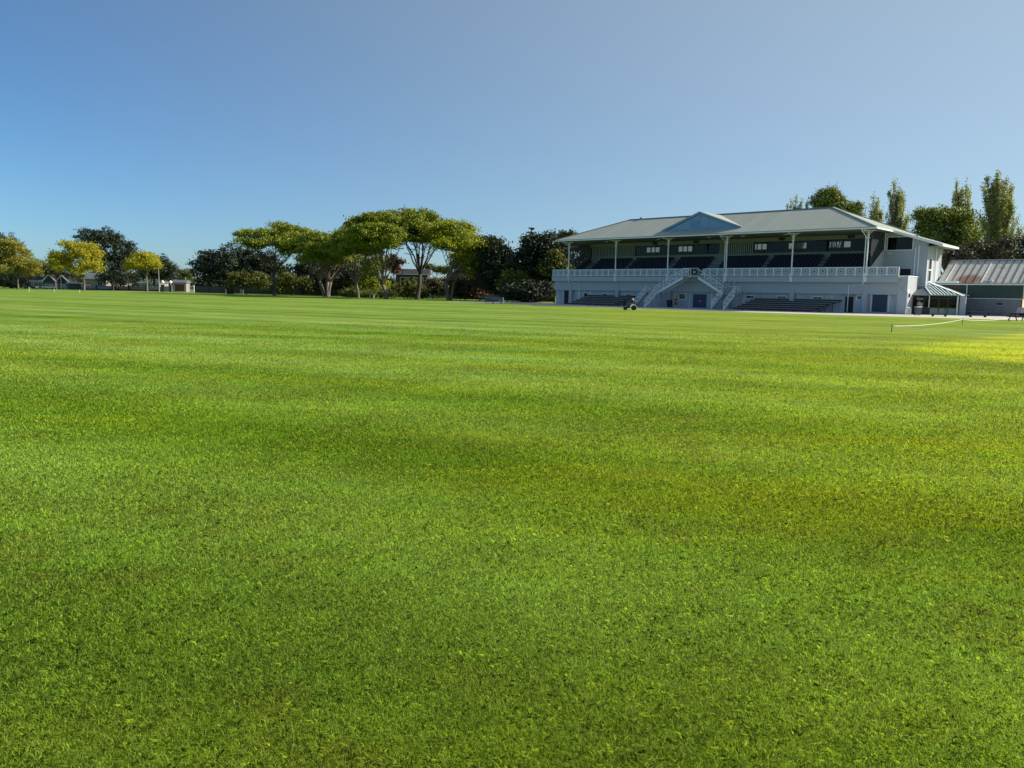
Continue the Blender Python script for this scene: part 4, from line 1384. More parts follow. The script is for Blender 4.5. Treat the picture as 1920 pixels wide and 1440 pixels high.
# shrubs and understorey along the far boundary: (px, Y, lobes, leaf, label)
sh = dict(up=.2, low=-.75, gap=.25, shell=.5, spread=.5, size=.24, per=20, depth=.8, clump=11, stem=.12, fork=(.3, 3), limbs=5)
shr = [
    (640, 212, [(572, 498, 18, 16), (604, 502, 26, 20), (640, 496, 28, 22), (676, 500, 26, 20), (655, 520, 40, 22), (600, 524, 36, 20)], L_DRK, 900, 'long dark thicket filling the gap behind the pale trunks'),
    (880, 188, [(856, 505, 20, 18), (884, 512, 26, 20), (910, 520, 22, 22), (868, 530, 34, 18)], L_DRK, 620, 'dark thicket behind the drooping yellow-green crown'),
    (462, 200, [(448, 520, 18, 10), (478, 521, 20, 10), (462, 532, 30, 12), (490, 534, 18, 11)], L_BSH, 300, 'sunlit yellow-green shrub before the broad dark dome'),
    (536, 196, [(524, 512, 12, 12), (540, 525, 18, 14), (560, 532, 22, 12), (528, 540, 22, 10)], L_BSH, 300, 'olive shrub under the leftmost spreading tree'),
    (570, 214, [(556, 508, 20, 14), (580, 506, 22, 18), (566, 525, 28, 14)], L_DRK, 300, 'dark rounded bush behind the gap in the spreading row'),
    (604, 204, [(590, 520, 26, 20), (625, 520, 30, 22), (610, 540, 44, 14)], L_DRK2, 420, 'brown-shadowed thicket behind the fan of pale limbs'),
    (652, 200, [(640, 505, 20, 18), (660, 520, 22, 20), (645, 538, 30, 14)], L_DRK2, 340, 'dark brownish bush left of the glowing shrub'),
    (700, 182, [(694, 508, 14, 18), (706, 498, 12, 18), (690, 530, 20, 14), (708, 536, 18, 14), (698, 545, 24, 8)], L_SPR2, 420, 'glowing yellow-green shrub behind the thick pale trunk'),
    (740, 196, [(730, 500, 14, 12), (746, 502, 14, 12), (736, 488, 10, 8)], L_RED, 220, 'bronze-leaved bush left of the house roof'),
    (764, 172, [(750, 545, 18, 10), (766, 540, 16, 14), (780, 548, 16, 10)], L_BSH, 240, 'flowering shrub in front of the dark-roofed house'),
    (812, 178, [(800, 545, 18, 12), (824, 548, 20, 12), (812, 534, 14, 10)], L_DRK2, 260, 'dark hedge bush below the brown-tiled roof'),
    (812, 215, [(806, 502, 8, 5), (822, 506, 10, 6), (836, 508, 8, 8)], L_BSH, 120, 'feathery bush tops behind the brown-tiled roof'),
    (872, 172, [(858, 530, 16, 14), (878, 534, 18, 16), (866, 548, 26, 12)], L_DRK2, 320, 'dusky bush right of the three-stemmed pale tree'),
    (900, 168, [(896, 530, 12, 8), (910, 538, 16, 12), (896, 548, 22, 12)], L_RED, 260, 'reddish bush under the drooping yellow-green crown'),
    (960, 148, [(960, 520, 14, 10), (975, 526, 16, 8), (950, 535, 16, 9)], L_BSH, 240, 'sunlit sprays of shrub in front of the big dark evergreen'),
    (980, 144, [(965, 548, 24, 16), (1000, 550, 28, 18), (1025, 548, 14, 18)], L_DRK, 420, 'black-green hedge beside the left corner of the stand'),
    (690, 176, [(655, 551, 20, 6), (690, 552, 30, 6), (730, 553, 22, 6)], L_BSH, 220, 'low straggling grass-green bush between the pale trunks'),
    (345, 300, [(338, 510, 10, 6), (352, 514, 14, 8), (346, 524, 16, 8)], L_BSH, 160, 'small olive tree behind the gatehouse roof'),
    (84, 292, [(72, 506, 18, 10), (96, 508, 20, 10), (84, 518, 30, 8)], L_TWG, 200, 'leafless brownish bush above the gabled houses'),
    (118, 288, [(108, 510, 14, 12), (130, 514, 18, 14), (118, 522, 26, 8)], L_DRK2, 200, 'dark leafy bush above the second gable'),
    (212, 262, [(200, 522, 16, 14), (226, 524, 18, 14), (246, 526, 14, 12)], L_DRK, 260, 'dark shrub behind the street wall panels'),
    (20, 262, [(6, 528, 18, 12), (30, 530, 16, 10)], L_DRK, 180, 'black shrub in the shade below the olive-gold tree'),
]
for (px, Y, lb, lf, n, lab) in shr:
    tree('shrub', lab, px, Y, lb, lf, BD, cat='shrub', group='shrubs along the boundary', n_cl=n, **sh)


# ------------------------------------------------------------------ bleachers at the foot of the stand
def bleacher(label, u0, u1, v0, rows, skew):
    t = thing('bleacher', label, 'bleacher', B(u0, v0), B_ROT, 'plank bleachers at the foot of the stand')
    n = u1 - u0
    fr = MB()
    for i in range(7):
        x = .3 + (n - .6 - skew) * i / 6
        fr.beam((x, .5, .02), (x, .5, rows * .26), .08, .08)
        fr.beam((x, -(rows - 1) * .72, .02), (x, .45, rows * .26 - .1), .08, .12)
        fr.beam((x, -(rows - 1) * .36, .02), (x, -(rows - 1) * .36, rows * .13), .08, .08)
    fr.build('frame', M['timber_dk'], t)
    for k in range(rows):
        v = .45 - k * .72
        z = rows * .26 - k * .26 + .12
        a, b = -.0 - k * .28 * skew, n - k * .5 * skew
        m = MB().box(a, v - .16, z - .05, b, v + .16, z)
        m.build('seat_plank', M['timber_grey'], t)
        m = MB().box(a, v - .12, z - .30, b, v - .08, z - .06)
        m.build('riser_board', M['timber_dk'], t)
    return t


bleacher('weathered timber bleacher left of the white double staircase', 3.6, 13.6, .30, 6, .8)
bleacher('weathered timber bleacher right of the staircase, stepped at its right end', 33.0, 45.0, .30, 6, .9)


# ------------------------------------------------------------------ glazed entrance porch
def porch():
    t = thing('entrance_porch', 'glazed dark green entrance porch with pale ribbed hipped roof at the stand end', 'porch', BO, B_ROT)
    A_, B_, C_, D_ = (52.87, 3.0), (54.8, 3.0), (57.2, 5.4), (57.2, 9.3)
    ZE = 2.42

    def panel(p, q, z0, z1, w=.06):
        m = MB(); m.beam((p[0], p[1], (z0 + z1) / 2), (q[0], q[1], (z0 + z1) / 2), w, z1 - z0)
        return m
    lerp = lambda p, q, s_: (p[0] + (q[0] - p[0]) * s_, p[1] + (q[1] - p[1]) * s_)
    for (p, q, n) in ((A_, B_, 3), (B_, C_, 3), (C_, D_, 3)):
        panel(p, q, 0, .82).build('lower_panel', M['porch_green'] if p != A_ else M['porch_frame'], t)
        m = MB()
        for z0, z1 in ((.82, .93), (2.02, 2.10), (2.30, ZE)):
            m.beam((p[0], p[1], (z0 + z1) / 2), (q[0], q[1], (z0 + z1) / 2), .10, z1 - z0)
        for i in range(n + 1):
            c = lerp(p, q, i / n)
            m.box(c[0] - .05, c[1] - .05, .0, c[0] + .05, c[1] + .05, ZE - .003)
        fr = m.build('frame', M['porch_frame'], t)
        for i in range(n):
            a, b = lerp(p, q, (i + .08) / n), lerp(p, q, (i + .92) / n)
            panel(a, b, .95, 2.0, .02).build('pane', M['glass_dk'], fr)
    # back partition, so the glass looks into a dim lobby
    MB().box(52.9, 6.2, .02, 57.0, 6.3, 2.3).build('lobby_wall', M['porch_green'], t)
    # white corner column and a strip of weatherboard beyond it
    MB().box(57.22, 5.25, 0, 57.36, 5.39, ZE).build('column', M['trim'], t)
    MB().box(57.45, 5.6, 0, 58.1, 5.75, ZE - .1).build('side_wall', M['boards'], t)
    MB().box(54.70, 2.88, .9, 54.78, 2.945, ZE).build('column', M['trim'], t)
    for s_ in (.35, .62):
        c = lerp(B_, C_, s_)
        MB().lathe([(.06, 0), (.07, .03), (.0, .06)], (c[0] + .03, c[1] - .07, .36), 10).build('vent', M['black'], t)
        c = lerp(B_, C_, s_ + .0)
        MB().box(c[0] - .04, c[1] - .14, .60, c[0] + .04, c[1] - .06, .82).build('handle', M['black'], t)
    # posters on the front glass: pale printed sheets with dark stripes
    for (u, z, w, h, rot) in ((53.66, 1.95, .62, .20, -.05), (53.72, 1.30, .58, .46, -.5)):
        m = MB()
        ca, sa = math.cos(rot), math.sin(rot)
        m.prism([(u + ca * x - sa * y, z + sa * x + ca * y) for x, y in ((-w / 2, -h / 2), (w / 2, -h / 2), (w / 2, h / 2), (-w / 2, h / 2))], 'y', 2.90, 2.925)
        ps = m.build('poster', M['poster'], t)
        m = MB()
        for yy in (-.3, .05, .3):
            m.prism([(u + ca * x - sa * y, z + sa * x + ca * y) for x, y in ((-w * .4, yy * h - .02), (w * .34, yy * h - .02), (w * .34, yy * h + .02), (-w * .4, yy * h + .02))], 'y', 2.885, 2.897)
        m.build('print', M['black'], ps)
    # roof
    o = .38
    A2, B2, C2, D2 = (52.87, 3.0 - o), (54.8 + o * .41, 3.0 - o), (57.2 + o, 5.4 - o * .41), (57.2 + o, 9.3)
    AP, AP2 = (53.64, 6.1, 3.98), (53.64, 9.3, 3.98)
    W0, W1 = (52.87, 4.97, 3.36), (53.64, 4.97, 3.36)
    rf = thing_part('roof', t)

    def face(pts, name, mt):
        m = MB(); a = [Vector(p) for p in pts]; b = [p - Vector((0, 0, .07)) for p in a]; n = len(a)
        m.add(a + b, [tuple(range(n)), tuple(range(2 * n - 1, n - 1, -1))] + [(i, i + n, (i + 1) % n + n, (i + 1) % n) for i in range(n)])
        return m.build(name, mt, rf)
    z = ZE + .05
    face([(*A2, z), (*B2, z), W1, W0], 'front_slope', M['roof_slate'])  # same roofing in darker blue-grey: its shade is put into the colour
    face([(*B2, z), (*C2, z), AP, (53.64, 4.97, 3.37)], 'corner_slope', M['porch_roof'])
    face([(*C2, z), (*D2, z), AP2, AP], 'side_slope', M['porch_roof'])
    # standing ribs on the corner slope
    m = MB()
    e0, e1, ap = Vector((*B2, z)), Vector((*C2, z)), Vector(AP)
    ed = (e1 - e0); L_ = ed.length; ed.normalize()
    ap0 = Vector((53.64, 4.97, 3.37))
    sl = ap - e0; ta = sl.dot(ed); perp = sl - ed * ta; H_ = perp.length; perp.normalize()
    nrm = ed.cross(perp).normalized()
    if nrm.z < 0: nrm = -nrm
    for i in range(1, 9):
        s_ = L_ * i / 9
        hh = H_ * (1 - max(0, (s_ - ta)) / max(.01, L_ - ta)) if s_ > ta else H_ * max(.15, s_ / max(ta, .01))
        p = e0 + ed * s_ + nrm * .03
        m.beam(p, p + perp * hh * .97, .05, .07, up=nrm)
    m.build('rib', M['porch_frame'], rf)
    m = MB().beam(e1 + nrm * .03, ap + nrm * .03, .14, .06).beam(e0 + nrm * .03, ap0 + nrm * .03, .12, .06).beam(Vector((*C2, z + .05)), Vector((*D2, z + .05)), .05, .05)
    m.build('hip_cap', M['trim'], rf)
    m = MB().beam((*A2, z - .04), (*B2, z - .04), .10, .12).beam((*B2, z - .04), (*C2, z - .04), .10, .12).beam((*C2, z - .04), (*D2, z - .04), .10, .12)
    m.build('gutter', M['slat_pale'], t)


porch()


# ------------------------------------------------------------------ long shed at the right
SHD = UD.copy()
SH_ROT = math.atan2(SHD.y, SHD.x)
SH0 = B(53.95, 9.5)


def shed():
    t = thing('shed', 'long shed with rust-stained ribbed iron roof, dark green upper wall and grey block base', 'shed', SH0, SH_ROT)
    L_, D_, ze, zr, rd = 9.35, 11.0, 4.18, 7.10, 5.4
    MB().box(0, .02, 0, L_ - .1, .22, 2.13).build('block_wall', M['block'], t)
    MB().box(-.1, -.02, 2.13, L_, .2, ze).build('upper_wall', M['green_wall'], t)
    MB().box(-.25, -.06, 2.10, L_ + .02, -.022, 2.16).build('flashing', M['trim'], t)
    MB().box(-.2, -.05, 3.0, 2.5, -.021, ze - .15).build('rusty_sheet', M['rust_wall'], t)
    # right gable end, with a tan lower wall seen edge-on
    m = MB(); m.prism([(.2, 2.13), (D_, 2.13), (D_, ze), (rd, zr - .1), (.2, ze)], 'x', L_ - .12, L_)
    m.build('gable_wall', M['house_dk'], t)
    MB().box(L_ - .3, .22, 0, L_ - .02, D_, 2.12).build('end_wall', M['tan'], t)
    MB().box(L_ - .12, -.03, 0, L_ + .02, .018, 2.10).build('corner_post', M['rust_wall'], t)
    MB().box(-.1, D_ - .2, 0, L_, D_, ze).build('rear_wall', M['green_wall'], t)
    m = MB(); m.prism([(.2, 0), (D_, 0), (D_, ze), (rd, zr - .1), (.2, ze)], 'x', -.1, .0)
    m.build('gable_wall', M['green_wall'], t)
    sl = (zr - ze) / rd
    for s_, nm in ((0, 'front_roof'), (1, 'rear_roof')):
        m = MB()
        if s_ == 0: a, b = (-.25, ze - .25 * sl), (rd, zr)
        else: a, b = (D_ + .25, ze - .25 * sl), (rd, zr)
        m.add([(-.2, a[0], a[1]), (L_ + .35, a[0], a[1]), (L_ + .35, b[0], b[1]), (-.2, b[0], b[1])] +
              [(-.2, a[0], a[1] - .08), (L_ + .35, a[0], a[1] - .08), (L_ + .35, b[0], b[1] - .08), (-.2, b[0], b[1] - .08)],
              [(0, 1, 2, 3), (7, 6, 5, 4), (0, 4, 5, 1), (1, 5, 6, 2), (2, 6, 7, 3), (3, 7, 4, 0)])
        rf = m.build(nm, M['rust_roof'], t)
        if s_ == 0:
            n = 13
            for i in range(n):
                x = -.1 + (L_ + .4) * i / (n - 1)
                mt = M['trim'] if i in (1, 6, n - 1) else M['slat']
                MB().beam((x, -.24, ze - .24 * sl + .03), (x, rd - .05, zr - .05 * sl + .03), .06, .05).build('seam', mt, rf)
            MB().box(5.1, .10, ze + .10, 6.0, .35, ze + .22).build('patch', M['trim'], rf)
            MB().beam((-.2, -.28, ze - .05), (2.3, -.28, ze - .05), .5, .25).build('flashing', M['trim'], rf)
    MB().beam((-.2, rd, zr + .05), (L_ + .35, rd, zr + .05), .34, .07).build('ridge_cap', M['steel'], t)
    MB().beam((-.2, -.34, ze - .32), (L_ + .35, -.34, ze - .32), .12, .12).build('gutter', M['trim'], t)
    MB().tube([(3.3, -.32, ze - .3), (3.3, -.08, ze - .7), (3.3, -.08, .2), (2.7, -.25, .12)], .055, 8).build('downpipe', M['trim'], t)
    MB().beam((L_ + .36, -.25, ze - .25 * sl), (L_ + .36, rd, zr), .05, .26).build('barge_board', M['trim'], t)
    MB().box(6.7, -.03, 1.35, 7.25, .018, 1.62).build('vent', M['black'], t)
    MB().box(6.62, -.022, 1.28, 7.33, .016, 1.35).build('vent_sill', M['slat_pale'], t)
    sg = MB().box(L_ + .002, .9, 3.85, L_ + .03, 1.5, 4.25).build('sign', M['white_plain'], t)
    m = MB().box(L_ + .032, 1.05, 3.92, L_ + .04, 1.13, 4.18).box(L_ + .032, 1.13, 4.10, L_ + .04, 1.35, 4.18).box(L_ + .032, 1.13, 3.92, L_ + .04, 1.35, 3.98).box(L_ + .032, 1.28, 3.98, L_ + .04, 1.35, 4.10)
    m.build('sign_mark', M['black'], sg)


shed()


def wall_bench(name, label, px, Y, w, h, col, rot=0.0, back=False, cat='bench', group=None, dark=None):
    t = thing(name, label, cat, W(px, Y), rot, group)
    for j in range(2):
        MB().box(-w / 2, -.20 + j * .21, h - .05, w / 2, -.01 + j * .21, h).build('seat_plank', col, t)
    for s_ in (-1, 1):
        MB().box(s_ * (w / 2 - .2) - .05, -.18, 0, s_ * (w / 2 - .2) + .05, .18, h - .052).build('leg', dark or M['timber_dk'], t)
    if back:
        for j in range(2):
            MB().box(-w / 2, .20, h + .18 + j * .2, w / 2, .24, h + .33 + j * .2).build('back_plank', col, t)
        for s_ in (-1, 1):
            MB().beam((s_ * (w / 2 - .2), .27, 0), (s_ * (w / 2 - .2), .27, h + .55), .05, .05).build('back_post', dark or M['timber_dk'], t)
    return t


wall_bench('bench', 'pale grey plank bench standing against the shed block wall', 1838, 96.2, 2.5, .50, M['timber_grey'], SH_ROT)
wall_bench('low_bench', 'low dark bench on the paving edge in front of the glazed porch', 1764, 86, 1.8, .32, M['timber_dk'], 0, group='low dark benches on the paving edge')
wall_bench('low_bench', 'low dark bench on the paving edge in front of the shed', 1837, 86, 2.0, .32, M['timber_dk'], 0, group='low dark benches on the paving edge')


def picnic():
    t = thing('picnic_table', 'dark timber picnic table at the right edge beside the paving', 'table', W(1916, 74), .1)
    for j in range(4):
        MB().box(-.95, -.38 + j * .19, .68, .95, -.21 + j * .19, .73).build('top_plank', M['timber_dk'], t)
    for s_ in (-1, 1):
        MB().box(-.95, s_ * .72 - .13, .40, .95, s_ * .72 + .13, .45).build('seat_plank', M['timber_dk'], t)
        m = MB().beam((s_ * .7, -.55, 0), (s_ * .7, -.2, .68), .06, .09).beam((s_ * .7, .55, 0), (s_ * .7, .2, .68), .06, .09).beam((s_ * .7, -.8, .37), (s_ * .7, .8, .37), .05, .08)
        m.build('leg_frame', M['timber_dk'], t)


picnic()


def trailer():
    t = thing('tipping_trailer', 'grey slope-sided box trailer parked at the shed end', 'trailer', W(1925, 89), -.05)
    MB().prism([(-.75, .52), (.8, .52), (.95, 1.15), (-.55, 1.15)], 'y', -.5, .5).build('box', M['concrete'], t)
    MB().box(-.8, -.45, .42, .85, .45, .515).build('chassis', M['black'], t)
    for s_ in (-1, 1):
        w = MB().disc((0.0, s_ * .58, .32), 'y', .14, .32, .16).build('wheel', M['rubber'], t)
        MB().disc((0.0, s_ * .58, .32), 'y', .0, .138, .10).build('rim', M['steel'], w)
    MB().beam((-.8, 0, .45), (-1.5, 0, .40), .07, .07).build('drawbar', M['black'], t)


trailer()


def wheelie_bin(label, pos, col, lid, s=1.0, rot=0.0):
    t = thing('rubbish_bin', label, 'bin', pos, rot)
    m = MB()
    m.add([(-.24 * s, -.26 * s, .08), (.24 * s, -.26 * s, .08), (.24 * s, .26 * s, .08), (-.24 * s, .26 * s, .08),
           (-.30 * s, -.34 * s, 1.0 * s), (.30 * s, -.34 * s, 1.0 * s), (.30 * s, .34 * s, 1.0 * s), (-.30 * s, .34 * s, 1.0 * s)],
          [(0, 3, 2, 1), (4, 5, 6, 7), (0, 1, 5, 4), (1, 2, 6, 5), (2, 3, 7, 6), (3, 0, 4, 7)])
    m.build('body', col, t)
    MB().prism([(-.38 * s, 1.003 * s), (.36 * s, 1.003 * s), (.34 * s, 1.06 * s), (-.30 * s, 1.12 * s)], 'x', -.32 * s, .32 * s).build('lid', lid, t)
    for q in (-1, 1):
        MB().disc((q * .27 * s, .26 * s, .10), 'x', .0, .10, .05).build('wheel', M['rubber'], t)
    MB().beam((-.25 * s, .42 * s, .98 * s), (.25 * s, .42 * s, .98 * s), .035, .035).build('handle', col, t)


wheelie_bin('grey-green rubbish bin with a pale lid on the paving before the porch', W(1724, 89.5), M['bin_green'], M['grey_lid'], .95)
wheelie_bin('dark rubbish bin under the left flight of the staircase', B(20.0, -.35), M['bin_dark'], M['bin_dark'], 1.0, B_ROT)

for i, (px, lab) in enumerate(((1703.5, 'white bike hoop nearest the corner downpipe of the stand'), (1709.5, 'white bike hoop nearer the grey-green bin'))):
    b = W(px, 92.4 - i * .5)
    pts = [(-.34, .18 * i, 0), (-.34, .18 * i, .35)] + [(-.34 * math.cos(a), .18 * i, .48 + .40 * math.sin(a)) for a in [j * math.pi / 10 for j in range(1, 10)]] + [(.34, .18 * i, .35), (.34, .18 * i, 0)]
    o = MB().tube(pts, .028, 8).build('bike_hoop', M['white_plain'], None, smooth=True, loc=b, rotz=.5)
    tag(o, lab, 'bike rack', 'bike hoops by the porch')


# ------------------------------------------------------------------ rope barrier round the cut square
POSTS = [((1671.5, 623), .36, 'rope post at the near corner where two ropes meet'), ((1804, 609), .42, 'rope post farther back, in front of the shed'),
         ((1892, 603.5), .4, 'rope post by the picnic table, last of the far rope'), ((1935, 632.5), .36, 'rope post just past the right edge on the near rope')]


def on_ground(px, py):
    d = FWD + RGT * ((px - 960) / F_PX) + UPV * ((720 - py) / F_PX)
    s_ = -EYE.z / d.z
    return EYE + d * s_


tops = []
for (pp_, h, lab) in POSTS:
    b = on_ground(*pp_)
    m = MB().tube([(0, 0, -.05), (0, 0, h)], [.022, .018], 8)
    t = thing('rope_post', lab, 'post', b, 0, 'rope posts round the cut square')
    m.build('stake', M['black'], t)
    MB().tube([(0, 0, h - .01), (.05, 0, h + .045), (0, 0, h + .09), (-.05, 0, h + .045), (0, 0, h - .01)], .009, 6).build('eye', M['black'], t)
    tops.append(b + Vector((0, 0, h - .02)))
for (a, b, sag, lab) in ((0, 1, .13, 'white rope running from the near corner post back towards the shed'), (1, 2, .16, 'white rope running from the middle post to the right edge, far from the camera'),
                         (0, 3, .20, 'white rope crossing in front of the pale cut square')):
    A_, B_ = tops[a], tops[b]
    pts = []
    for i in range(25):
        s_ = i / 24
        p = A_.lerp(B_, s_); p.z = max(.025, p.z - sag * 4 * s_ * (1 - s_))
        pts.append(p)
    o = MB().tube(pts, .014, 6).build('rope', M['rope'], None, smooth=True)
    tag(o, lab, 'rope', 'ropes round the cut square')

# white boundary sticks far left, and the paired stakes by the trees
for (px, Y, h, lab) in ((55, 172, 1.15, 'white boundary stick, tallest and leftmost of the three on the far grass'), (102, 178, .75, 'short white boundary stick in front of the white parked car'),
                        (149.5, 172, .70, 'short white boundary stick below the bright golden tree')):
    t = thing('boundary_stick', lab, 'stick', W(px, Y), 0, 'boundary sticks on the far grass')
    MB().tube([(0, 0, 0), (0, 0, h)], [.035, .03], 8).build('stick', M['white_plain'], t)
    MB().lathe([(.09, 0), (.09, .02), (.04, .05)], (0, 0, .003), 12).build('foot', M['white_plain'], t)
for (px, Y, lab) in ((423.5, 226, 'pale stake, left one of the pair before the dark dome tree'), (429, 226, 'pale stake, right one of the pair before the dark dome tree'),
                     (451.5, 222, 'pale stake, left one of the pair by the sunlit shrub'), (455.5, 222, 'pale stake, right one of the pair by the sunlit shrub'),
                     (371, 236, 'pale thin stake under the left edge of the dark dome tree')):
    o = MB().box(-.09, -.09, 0, .09, .09, 1.15).box(-.11, -.11, 1.15, .11, .11, 1.22).build('stake', M['house_lt'], None, loc=W(px, Y))
    tag(o, lab, 'stake', 'pale stakes on the far grass')

# seats by the trees
for (px, Y, lab) in ((905, 146, 'bench farthest back of the three beside the dark evergreens'), (918, 134, 'middle bench of the three beside the dark evergreens'),
                     (932, 121, 'nearest bench of the three, beside the white-ended post')):
    wall_bench('park_bench', lab, px, Y, 1.7, .45, M['timber_mid'], .12, True, group='park benches beside the dark evergreens')
t = thing('goal_frame', 'white-ended square frame post beside the nearest park bench', 'frame', W(941.5, 119.5), 0)
MB().box(.12, -.06, 0, .26, .06, 1.0).build('upright', M['white_plain'], t)
MB().box(-.45, -.05, .88, .118, .05, 1.0).build('crossbar', M['timber_mid'], t)
t = thing('crate_stack', 'dark blue slatted bin stack behind the middle bench', 'crate', W(924, 141), .1)
for j in range(3):
    MB().box(-1.1, -.5, .03 + j * .42, 1.1, .5, .38 + j * .42).build('crate', M['navy'], t)
for j in range(5):
    MB().box(-1.1 + j * .5, -.53, .02, -.98 + j * .5, -.503, 1.25).build('slat', M['slat'], t)
t = thing('garden_bench', 'low pale bench at the foot of the bush between the pale trunks', 'bench', W(697, 168), 0)
MB().box(-.5, -.25, .0, -.3, .25, .8).box(.3, -.25, .0, .5, .25, .8).build('leg', M['timber_grey'], t)
MB().box(-.6, -.3, .803, .7, .3, .9).build('top', M['timber_grey'], t)


# ------------------------------------------------------------------ fence along the far boundary
def fence(label, pts, h, col, group=None):
    t = thing('timber_fence', label, 'fence', pts[0], 0, group)
    o = pts[0]
    m = MB()
    for a, b in zip(pts[:-1], pts[1:]):
        m.beam(a - o + Vector((0, 0, h / 2)), b - o + Vector((0, 0, h / 2)), .04, h)
        m.beam(a - o + Vector((0, -.06, h + .04)), b - o + Vector((0, -.06, h + .04)), .10, .06)
    m.build('palings', col, t)
    for a in pts:
        q = a - o
        MB().box(q.x - .07, q.y - .12, 0, q.x + .07, q.y - .03, h + .1).build('post', col, t)


fence('dark paling fence behind the broad dark dome and the spreading trees', [W(366 + i * 26, 236 - i * 1.9) for i in range(18)], 1.95, M['fence_dk'])
fence('dark paling fence behind the right-hand trees as far as the stand', [W(842 + i * 22, 198 - i * 4.0) for i in range(10)], 2.0, M['fence_dk'])


# ------------------------------------------------------------------ street side: wall, gate, houses, cars
def street_wall():
    a, b = W(152, 274), W(306, 262)
    t = thing('street_wall', 'low mauve rendered street wall with dark piers behind the golden trees', 'wall', a, math.atan2((b - a).y, (b - a).x))
    L_ = (b - a).length
    n = 5
    MB().box(0, -.05, 0, L_, .25, .50).build('plinth', M['brick_dk'], t)
    for i in range(n):
        x0, x1 = L_ * i / n + .35, L_ * (i + 1) / n - .35
        MB().box(x0, 0, .503, x1, .2, 1.55).build('panel', M['mauve'], t)
        MB().box(x0 + 2, .0, 1.553, x0 + 2.6, .2, 1.75).build('block', M['mauve'], t)
    for i in range(n + 1):
        x = L_ * i / n
        MB().box(x - .35, -.12, .0, x + .35, .33, 1.85).build('pier', M['brick_dk'], t)


street_wall()
for (px, lab) in ((305.5, 'left gate pillar with a white globe lamp'), (320.5, 'right gate pillar with a white globe lamp, before the gatehouse')):
    t = thing('gate_pillar', lab, 'pillar', W(px, 250), 0, 'gate pillars with globe lamps')
    MB().box(-.40, -.40, 0, .40, .40, 2.2).box(-.48, -.48, 2.2, .48, .48, 2.35).build('pillar', M['brick_dk'], t)
    MB().lathe([(.10, 0), (.12, .25), (.18, .3)], (0, 0, 2.353), 12).build('lamp_neck', M['white_plain'], t)
    MB().lathe([(.14, 0), (.44, .18), (.56, .46), (.44, .75), (.16, .93), (.05, 1.02)], (0, 0, 2.655), 16).build('lamp_globe', M['globe'], t, smooth=True)
t = thing('gate', 'pale blue panelled gate between the globe-lamp pillars', 'gate', W(314, 251), 0)
for i in range(2):
    MB().box(-.95 + i * .97, -.03, .1, -.02 + i * .97, .03, 1.7).build('leaf', M['gable_blue'], t)
MB().box(-1.0, -.05, 1.703, 1.0, .05, 1.8).build('top_rail', M['white_plain'], t)


def gatehouse():
    t = thing('gatehouse', 'small gatehouse with grey roof and dark red door right of the gate', 'gatehouse', W(337, 254), 0)
    MB().box(-2.2, 0, .3, -1.55, 3, 2.9).box(1.55, 0, .3, 2.2, 3, 2.9).box(-1.55, 0, 2.5, 1.55, 3, 2.9).box(-1.55, 2.8, .3, 1.55, 3, 2.5).build('wall', M['house_lt'], t)
    MB().box(-1.5, .2, .3, 1.5, .3, 2.45).build('door', M['door_red'], t)
    MB().box(-2.3, -.15, 0, 2.3, 3.0, .3).build('base', M['house_lt'], t)
    m = MB().prism([(-.5, 2.9), (3.3, 2.9), (3.3, 3.1), (1.4, 4.0), (-.5, 3.1)], 'x', -2.6, 2.5)
    m.build('roof', M['roof_slate'], t)
    MB().box(1.2, 1.3, 3.85, 1.5, 1.6, 4.9).build('chimney', M['house_lt'], t)


gatehouse()
t = thing('gate_posts', 'white square gate frame right of the gatehouse', 'gate', W(360, 250), 0)
MB().box(-.8, -.08, 0, -.62, .08, 2.1).box(.55, -.1, 0, .8, .1, 2.35).build('post', M['white_plain'], t)
MB().box(-.615, -.05, 1.85, .545, .05, 2.05).box(-.615, -.05, .1, .545, .05, .3).build('rail', M['white_plain'], t)
m = MB()
for i in range(4):
    m.box(-.5 + i * .3, -.03, .303, -.42 + i * .3, .03, 1.847)
m.build('bars', M['slat_pale'], t)


def house(name, label, px, Y, w, d, zw, zr, wall, roof, rot=0.0, gable_front=False, wins=(), trim=None, extra=None):
    t = thing(name, label, 'house', W(px, Y), rot)
    MB().box(-w / 2, 0, 0, w / 2, d, zw).build('wall', wall, t)
    m = MB(); o = .4
    if gable_front:
        m.prism([(-w / 2 - o, zw), (w / 2 + o, zw), (0, zr)], 'y', .02, d + o)
        r = m.build('roof', roof, t)
        gb = MB().beam((-w / 2 - o, -.06, zw + .02), (0, -.06, zr + .05), .10, .30).beam((w / 2 + o, -.06, zw + .02), (0, -.06, zr + .05), .10, .30)
        gb.build('barge_board', trim or M['trim'], r)
    else:
        m.prism([(-o, zw), (d + o, zw), (d + o, zw + .1), (d * .5, zr), (-o, zw + .1)], 'x', -w / 2 - o, w / 2 + o)
        r = m.build('roof', roof, t)
        MB().box(-w / 2 - o - .02, -o - .1, zw - .18, w / 2 + o + .02, -o - .003, zw + .02).build('fascia', trim or M['trim'], r)
    for (x0, z0, x1, z1) in wins:
        f = MB().box(x0 - .1, -.06, z0 - .1, x1 + .1, -.003, z0).box(x0 - .1, -.06, z1, x1 + .1, -.003, z1 + .1).box(x0 - .1, -.06, z0, x0, -.003, z1).box(x1, -.06, z0, x1 + .1, -.003, z1)
        f.box((x0 + x1) / 2 - .04, -.05, z0, (x0 + x1) / 2 + .04, -.003, z1)
        fo = f.build('window', trim or M['trim'], t)
        MB().box(x0, -.03, z0, x1, -.004, z1).build('pane', M['car_glass'], fo)
    if extra: extra(t)
    return t


